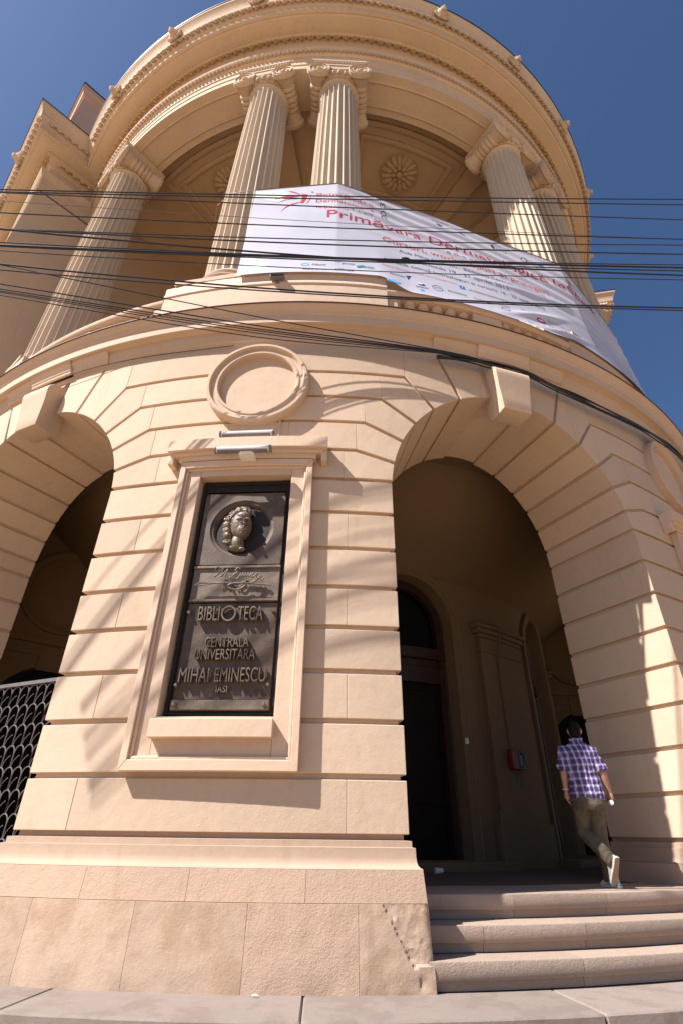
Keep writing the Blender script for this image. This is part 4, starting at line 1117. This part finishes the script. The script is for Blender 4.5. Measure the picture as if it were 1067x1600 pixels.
SL = ['uppermost of the cables slanting down to the right keystone', 'second slanting cable running to the facade bundle', 'third slanting cable running to the facade bundle', 'fourth slanting cable running to the facade bundle', 'fifth slanting cable running to the facade bundle', 'lowest slanting cable crossing the medallion top']
for k, ((pts, r), lab) in enumerate(zip(STEEP, SL)): cable(pts[:-1] + [W(10.9, 10.74, 7.475 - .014 * k), W(14.6, 10.715, 7.475 - .012 * k)], r, lab, 'cables slanting to the facade')
bm = BM(); add_ell(bm, (0, 0, 0), (.075, .028, .03), 14, 10); tag(build(bm, 'cable_splice', M_CABLE, loc=SPL), 'dark splice lump on a cable in front of the banner', 'splice')
bd = empty('cable_bundle', (AX, AY, 0)); tag(bd, 'black cable bundle fixed along the wall under the right cornice', 'cable bundle')
BUN = [(10.6, 7.43), (12.2, 7.435), (13.9, 7.445), (15.4, 7.455), (17.4, 7.455), (19.4, 7.44), (21.4, 7.37), (24.2, 7.32), (28.2, 7.29), (33.0, 7.37), (37.0, 7.47), (41.0, 7.56), (46.0, 7.62), (52.0, 7.66), (58.0, 7.68)]
for k in range(7):
    bm = BM(); pts = []
    for q, (ph, z) in enumerate(BUN):
        pts.append(L(ph, 10.70 + .016 * sin(q * 1.7 + k) + .010 * (k % 3), z + .035 - .020 * k + .010 * sin(q * 1.3 + k * 2)))
    add_tube(bm, smooth_path(pts, 3), .013, 6); build(bm, 'strand', M_CABLE, bd)
lw = [W(-26, 10.62, 7.50), W(-23.5, 10.62, 7.57), W(-20.5, 10.62, 7.60), W(-15, 10.565, 7.615), W(-9.5, 10.56, 7.575), W(-6.5, 10.56, 7.59)]
bm = BM(); add_tube(bm, smooth_path(lw), .006, 6); tag(build(bm, 'wall_wire', M_CABLE), 'thin black wire stapled under the cornice above the left arch', 'wire')
bm = BM(); add_tube(bm, smooth_path([W(-35.6, 9.6, 4.45), W(-35.7, 9.9, 4.1), W(-35.75, 10.45, 3.75)], 8), .008, 6); tag(build(bm, 'wall_wire', M_CABLE), 'black wire hanging across the left arch reveal', 'wire')
bm = BM(); add_tube(bm, [W(-1.9, 10.545, 6.02), W(-1.9, 10.56, 5.9), W(-1.9, 10.56, 5.55)], .012, 8); tag(build(bm, 'conduit', M_TRIM), 'short cream conduit between medallion and tablet hood', 'conduit')

# ================================================================== IRON GATE IN THE LEFT ARCH
gt = empty('iron_gate', W(BAYS[0], 9.3, .59), rad(BAYS[0])); tag(gt, 'black wrought iron gate of fish scale bars in the left arch', 'gate')
GW = 9.3 * sin(rad(10.4)); GH = 2.24
def bx(name, *a, mat=M_IRON):
    bm = BM(); add_box(bm, *a); build(bm, name, mat, gt, smooth=0)
bx('top_rail', -GW, GW, -.03, .03, GH - .005, GH + .045, mat=M_IRON2); bx('bottom_rail', -GW, GW, -.025, .025, .06, .11)
for x in (-GW, GW): bx('stile', x - .02, x + .02, -.03, .03, .02, GH)
sw, sh = .176, .265
bm = BM()
pts = [(-sw / 2, 0, -.02)] + [(-sw / 2 * cos(rad(a)), 0, .14 + .105 * sin(rad(a))) for a in range(0, 181, 15)] + [(sw / 2, 0, -.02)]
add_tube(bm, pts, .0085, 6)
add_tube(bm, [(-sw / 2 + .012, 0, -.02), (-sw / 2 + .03, 0, .05), (-.01, 0, .10), (.02, 0, .12), (.03, 0, .115)], .0055, 5)
scm = to_mesh(bm, 'gate_scale', M_IRON2)
for r in range(8):
    for k in range(-10, 11):
        x = k * sw + (sw / 2 if r % 2 else 0)
        if abs(x) > GW - sw * .45: continue
        link('gate_scale', scm, gt, (x, 0, GH - .255 - r * sh))

# ================================================================== WALL TELEPHONE, CAN, LITTER
wp = empty('wall_telephone', W(37.0, 6.44, 2.28), rad(37.0)); tag(wp, 'red and black telephone box on the porch wall', 'telephone')
bm = BM(); add_box(bm, -.20, -.02, -.13, 0, -.16, .18); do_bevel(bm, .012); build(bm, 'red_case', M_RED, wp)
bm = BM(); add_box(bm, -.01, .22, -.09, 0, -.15, .17); do_bevel(bm, .012); build(bm, 'black_case', M_BLACKP, wp)
bm = BM(); add_tube(bm, [(.05, -.12, .13), (.10, -.15, .10), (.12, -.15, -.05), (.08, -.12, -.12)], .022, 8); build(bm, 'handset', M_BLACKP, wp)
bm = BM(); add_tube(bm, smooth_path([(.02, -.05, -.15), (-.03, -.08, -.35), (.05, -.08, -.45), (.10, -.06, -.30), (.08, -.05, -.15)]), .007, 6); build(bm, 'cord', M_BLACKP, wp)
bm = BM(); add_tube(bm, [W(36.4, 6.45, 2.45), W(36.4, 6.45, 3.4), W(36.5, 6.45, 4.3), W(36.5, 6.60, 4.72), W(36.5, 6.60, 4.9), W(36.7, 6.35, 5.0)], .014, 8); tag(build(bm, 'conduit', M_ROOM), 'vertical conduit above the red telephone box', 'conduit')
bm = BM(); add_box(bm, -.03, .03, -.03, 0, -.05, .05); tag(build(bm, 'wall_switch', M_WHITEP, loc=W(27.0, 6.36, 2.55), rz=rad(27)), 'tiny white switch on the door surround', 'switch')
cup = empty('paper_cup', W(15.6, 7.32, .622), 0); tag(cup, 'white paper cup lying on the porch floor', 'cup'); cup.rotation_euler = (rad(90), 0, rad(-75))
bm = BM(); add_lathe(bm, [(.028, -.07), (.040, .05), (.043, .05), (.031, -.072)], 18, None, False); build(bm, 'wall', M_WHITEP, cup)
bm = BM(); add_lathe(bm, [(.0, -.07), (.029, -.07), (.0301, -.03), (.0335, -.03)], 18, None, False); build(bm, 'base', M_SOLE, cup)
bm = BM(); add_tube(bm, [(0, 0, 0), (.03, .004, .003), (.05, .002, 0)], [.006, .007, .004], 7)
tag(build(bm, 'litter_scrap', M_WHITEP, loc=W(-.55, 10.86, .012)), 'crumpled white paper scrap at the foot of the plinth', 'litter')

# ================================================================== PERSON
px, py = W(21.2, 9.80, 0).x, W(21.2, 9.80, 0).y
per = empty('person', (px, py, .583), rad(-20)); tag(per, 'person in purple plaid shirt and brown trousers walking into the porch', 'person')
def loft(bm, secs, n=20):
    add_grid(bm, [[Vector((cx + rx * cos(2 * pi * k / n), cy + ry * sin(2 * pi * k / n), z)) for k in range(n)] for cx, cy, z, rx, ry in secs], close_u=True, caps=True)
def remesh(o, vox, it=3, fac=.5):
    m_ = o.modifiers.new('Remesh', 'REMESH'); m_.mode = 'VOXEL'; m_.voxel_size = vox; m_.use_smooth_shade = True
    m_ = o.modifiers.new('Smooth', 'SMOOTH'); m_.factor = fac; m_.iterations = it
SHL, SHR = Vector((-.235, .045, 1.405)), Vector((.085, .04, 1.385))
ELL, ELR = Vector((-.285, .0, 1.16)), Vector((.145, .0, 1.15))
WRL, WRR = Vector((-.295, .045, .935)), Vector((.185, .07, .925))
HPL, HPR = Vector((-.145, .0, .90)), Vector((.0, .0, .90))
KNL, KNR = Vector((-.185, .13, .52)), Vector((-.015, .10, .50))
ANL, ANR = Vector((.035, -.17, .25)), Vector((-.005, .10, .09))
bm = BM()
loft(bm, [(-.07, 0, .84, .15, .10), (-.07, .0, .95, .15, .10), (-.072, .01, 1.1, .14, .095), (-.075, .02, 1.25, .165, .10), (-.075, .03, 1.38, .17, .085), (-.072, .045, 1.45, .08, .06)])
add_tube(bm, [(-.072, .04, 1.40), (-.068, .06, 1.50), (-.066, .075, 1.57)], [.06, .052, .055], 14)
add_ell(bm, (-.063, .095, 1.625), (.075, .095, .112), 18, 14); add_ell(bm, (-.063, .135, 1.575), (.055, .06, .06), 12, 10)
add_ell(bm, (-.063, .198, 1.60), (.014, .02, .022), 8, 6); add_ell(bm, (-.063, .178, 1.56), (.025, .014, .010), 8, 6)
for sx in (-1, 1):
    add_ell(bm, (-.063 + sx * .078, .085, 1.62), (.012, .022, .034), 8, 8); add_ell(bm, (-.063 + sx * .03, .178, 1.632), (.014, .01, .009), 8, 6)
for a, e, w_ in ((SHL, ELL, WRL), (SHR, ELR, WRR)):
    add_tube(bm, [a, a.lerp(e, .5), e], [.055, .05, .043], 12); add_tube(bm, [e, e.lerp(w_, .35), w_], [.043, .042, .027], 12)
for a, k, f in ((HPL, KNL, ANL), (HPR, KNR, ANR)):
    add_tube(bm, [a, a.lerp(k, .5), k], [.085, .075, .055], 12); add_tube(bm, [k, k.lerp(f, .35), f], [.055, .055, .035], 12)
def hand(w_, fwd, side, curl):
    dn = Vector((0, .12, -1)).normalized(); sd = Vector((side, 0, 0)); fw = fwd
    add_tube(bm, [w_, w_ + dn * .03, w_ + dn * .075], [.026, .034, .034], 10)
    p0 = w_ + dn * .075
    for q, (off, ln) in enumerate(((-.027, .070), (-.009, .080), (.009, .076), (.026, .060))):
        b0 = p0 + fw * off * -1; d1 = dn; pts = [b0 - dn * .02]
        for s_ in range(4):
            a = curl * s_ * .5; pts.append(pts[-1] + (dn * cos(a) + (-sd) * sin(a)) * (ln / 3 if s_ else .02))
        add_tube(bm, pts, [.0105, .0105, .010, .009, .0075], 8)
    t0 = w_ + dn * .03 + fw * .026
    add_tube(bm, [t0, t0 + fw * .022 + dn * .025 - sd * .012, t0 + fw * .028 + dn * .055 - sd * .022, t0 + fw * .024 + dn * .075 - sd * .03], [.013, .0125, .011, .008], 8)
hand(WRL, Vector((.25, .97, 0)), -1, .5); hand(WRR, Vector((-.25, .97, 0)), 1, 1.5)
body = build(bm, 'body', M_SKIN, per, smooth=180); remesh(body, .0065, 2)
bm = BM()
add_ell(bm, (-.063, .083, 1.648), (.080, .093, .098), 18, 14); add_ell(bm, (-.063, .035, 1.60), (.070, .055, .085), 14, 10); add_ell(bm, (-.063, .16, 1.70), (.06, .05, .035), 12, 8)
for k in range(0):
    a = random.uniform(-pi, pi); zz = random.uniform(1.56, 1.74); r_ = sqrt(max(.05, 1 - ((zz - 1.645) / .11) ** 2))
    if sin(a) > .35 and zz < 1.68: continue
    add_ell(bm, (-.063 + .078 * r_ * cos(a), .078 + .092 * r_ * sin(a), zz), (.016, .016, .028), 6, 5)
hr = build(bm, 'hair', M_HAIR, body, smooth=180); remesh(hr, .008, 1)
# shirt
bm = BM()
secs = [(-.068, -.004, .855, .192, .128), (-.068, -.004, .90, .188, .128), (-.07, .0, 1.0, .178, .125), (-.073, .008, 1.1, .172, .122), (-.076, .02, 1.22, .19, .125), (-.078, .032, 1.33, .200, .118), (-.078, .045, 1.415, .180, .098), (-.075, .055, 1.465, .105, .075), (-.072, .062, 1.50, .070, .066), (-.070, .066, 1.525, .068, .066)]
loft(bm, secs, 28)
for a, e in ((SHL, ELL), (SHR, ELR)):
    add_tube(bm, [a + Vector((.03 if a.x < 0 else -.03, 0, .015)), a, a.lerp(e, .5), e + Vector((0, 0, .0))], [.045, .066, .068, .064], 14)
    d_ = (e - a).normalized(); add_tube(bm, [e - d_ * .065, e - d_ * .055, e - d_ * .0, e + d_ * .006], [.066, .073, .073, .066], 14)
add_tube(bm, [(-.071 + .066 * cos(rad(a)), .066 + .064 * sin(rad(a)), 1.522 + .012 * sin(rad(a))) for a in range(0, 360, 20)], .013, 6, closed=True)
for v in bm.verts:
    if v.co.z < 1.35 and v.co.x > -.27 and v.co.x < .13:
        wv = noise.noise(Vector((v.co.x * 9, v.co.y * 9, v.co.z * 7))) * .012; dr = Vector((v.co.x + .07, v.co.y, 0)); v.co += dr.normalized() * wv
    if v.co.z < .87: v.co.z += .022 * cos((v.co.x + .07) * 14)
sh_o = build(bm, 'shirt', M_PLAID, body, smooth=180); remesh(sh_o, .0075, 2)
tx = bpy.data.textures.new('cloth folds', 'CLOUDS'); tx.noise_scale = .065
dm = sh_o.modifiers.new('Folds', 'DISPLACE'); dm.texture = tx; dm.strength = .042; dm.mid_level = .5; dm.texture_coords = 'LOCAL'
# trousers
bm = BM()
loft(bm, [(-.07, -.005, .93, .165, .112), (-.07, -.01, .86, .172, .122), (-.07, -.018, .80, .170, .125), (-.072, -.012, .74, .15, .105)], 24)
for a, k, f in ((HPL, KNL, ANL), (HPR, KNR, ANR)):
    d_ = (f - k).normalized()
    add_tube(bm, [a + Vector((0, 0, -.02)), a.lerp(k, .35), a.lerp(k, .75), k, k.lerp(f, .12), k.lerp(f, .5), k.lerp(f, .85), f + d_ * .03], [.105, .102, .085, .078, .077, .074, .070, .070], 16)
tr_o = build(bm, 'trousers', M_PANTS, body, smooth=180); remesh(tr_o, .008, 4)
tx2 = bpy.data.textures.new('trouser folds', 'CLOUDS'); tx2.noise_scale = .07
dm = tr_o.modifiers.new('Folds', 'DISPLACE'); dm.texture = tx2; dm.strength = .020; dm.texture_coords = 'LOCAL'
bm = BM(); add_tube(bm, [WRL + Vector((.034 * cos(rad(a)), .034 * sin(rad(a)), .03)) for a in range(0, 360, 24)], .007, 6, closed=True); build(bm, 'bracelet', M_WHITEP, body)
# canvas shoes: local frame x side, y toe direction, z up
def shoe(M):
    s_e = empty('shoe', (0, 0, 0), 0, per); s_e.matrix_local = M
    out = [(0, -.125, .033), (0, -.09, .037), (0, -.03, .036), (0, .04, .043), (0, .10, .046), (0, .145, .036), (0, .165, .015)]
    def foot(zz, ins):
        L_ = [(-(r - ins), y) for _, y, r in out] + [((r - ins), y) for _, y, r in reversed(out)]
        L_ = [(0, -.135 + ins)] + L_[:7] + [(0, .172 - ins)] + L_[7:]
        return [Vector((x, y, zz)) for x, y in L_]
    bm = BM(); add_grid(bm, [foot(.0, .004), foot(.004, 0), foot(.030, 0), foot(.032, .003)], close_u=True, caps=True); build(bm, 'rubber_band', M_RUBW, s_e, smooth=50)
    bm = BM(); add_grid(bm, [foot(-.004, .006), foot(.001, .003)], close_u=True, caps=True); build(bm, 'sole', M_SOLE, s_e, smooth=50)
    bm = BM(); add_grid(bm, [foot(.0215, -.0012), foot(.0255, -.0012)], close_u=True); build(bm, 'stripe', M_STRIPE, s_e, smooth=50)
    bm = BM()
    loft(bm, [(0, .012, .028, .040, .145), (0, .005, .05, .039, .135), (0, -.025, .075, .036, .095), (0, -.055, .10, .034, .065), (0, -.06, .125, .034, .062)], 20)
    build(bm, 'canvas_upper', M_CANVAS, s_e, smooth=60)
shoe(Matrix.Translation(ANR + Vector((0, .03, -.088))) @ Matrix.Rotation(rad(38), 4, 'Z'))
shoe(Matrix.Translation(ANL + Vector((.015, -.02, -.075))) @ Matrix.Rotation(rad(38), 4, 'Z') @ Matrix.Rotation(rad(-62), 4, 'X'))
bt = empty('bottle', per.matrix_world @ Vector((0, 0, 0)), 0)
bpy.context.view_layer.update()
hp = per.matrix_world @ (WRR + Vector((.0, -.005, -.095)))
bt.location = hp; bt.rotation_euler = (rad(100), 0, rad(-30)); tag(bt, 'small dark bottle with pale cap held in the walking person\'s right hand', 'bottle')
bm = BM(); add_lathe(bm, [(0, -.10), (.028, -.10), (.030, -.09), (.030, .02), (.024, .04), (.020, .05)], 16); build(bm, 'body', M_BLACKP, bt)
bm = BM(); add_lathe(bm, [(.022, .045), (.026, .047), (.026, .068), (.022, .072), (0, .072)], 16); build(bm, 'cap', M_RUBW, bt)
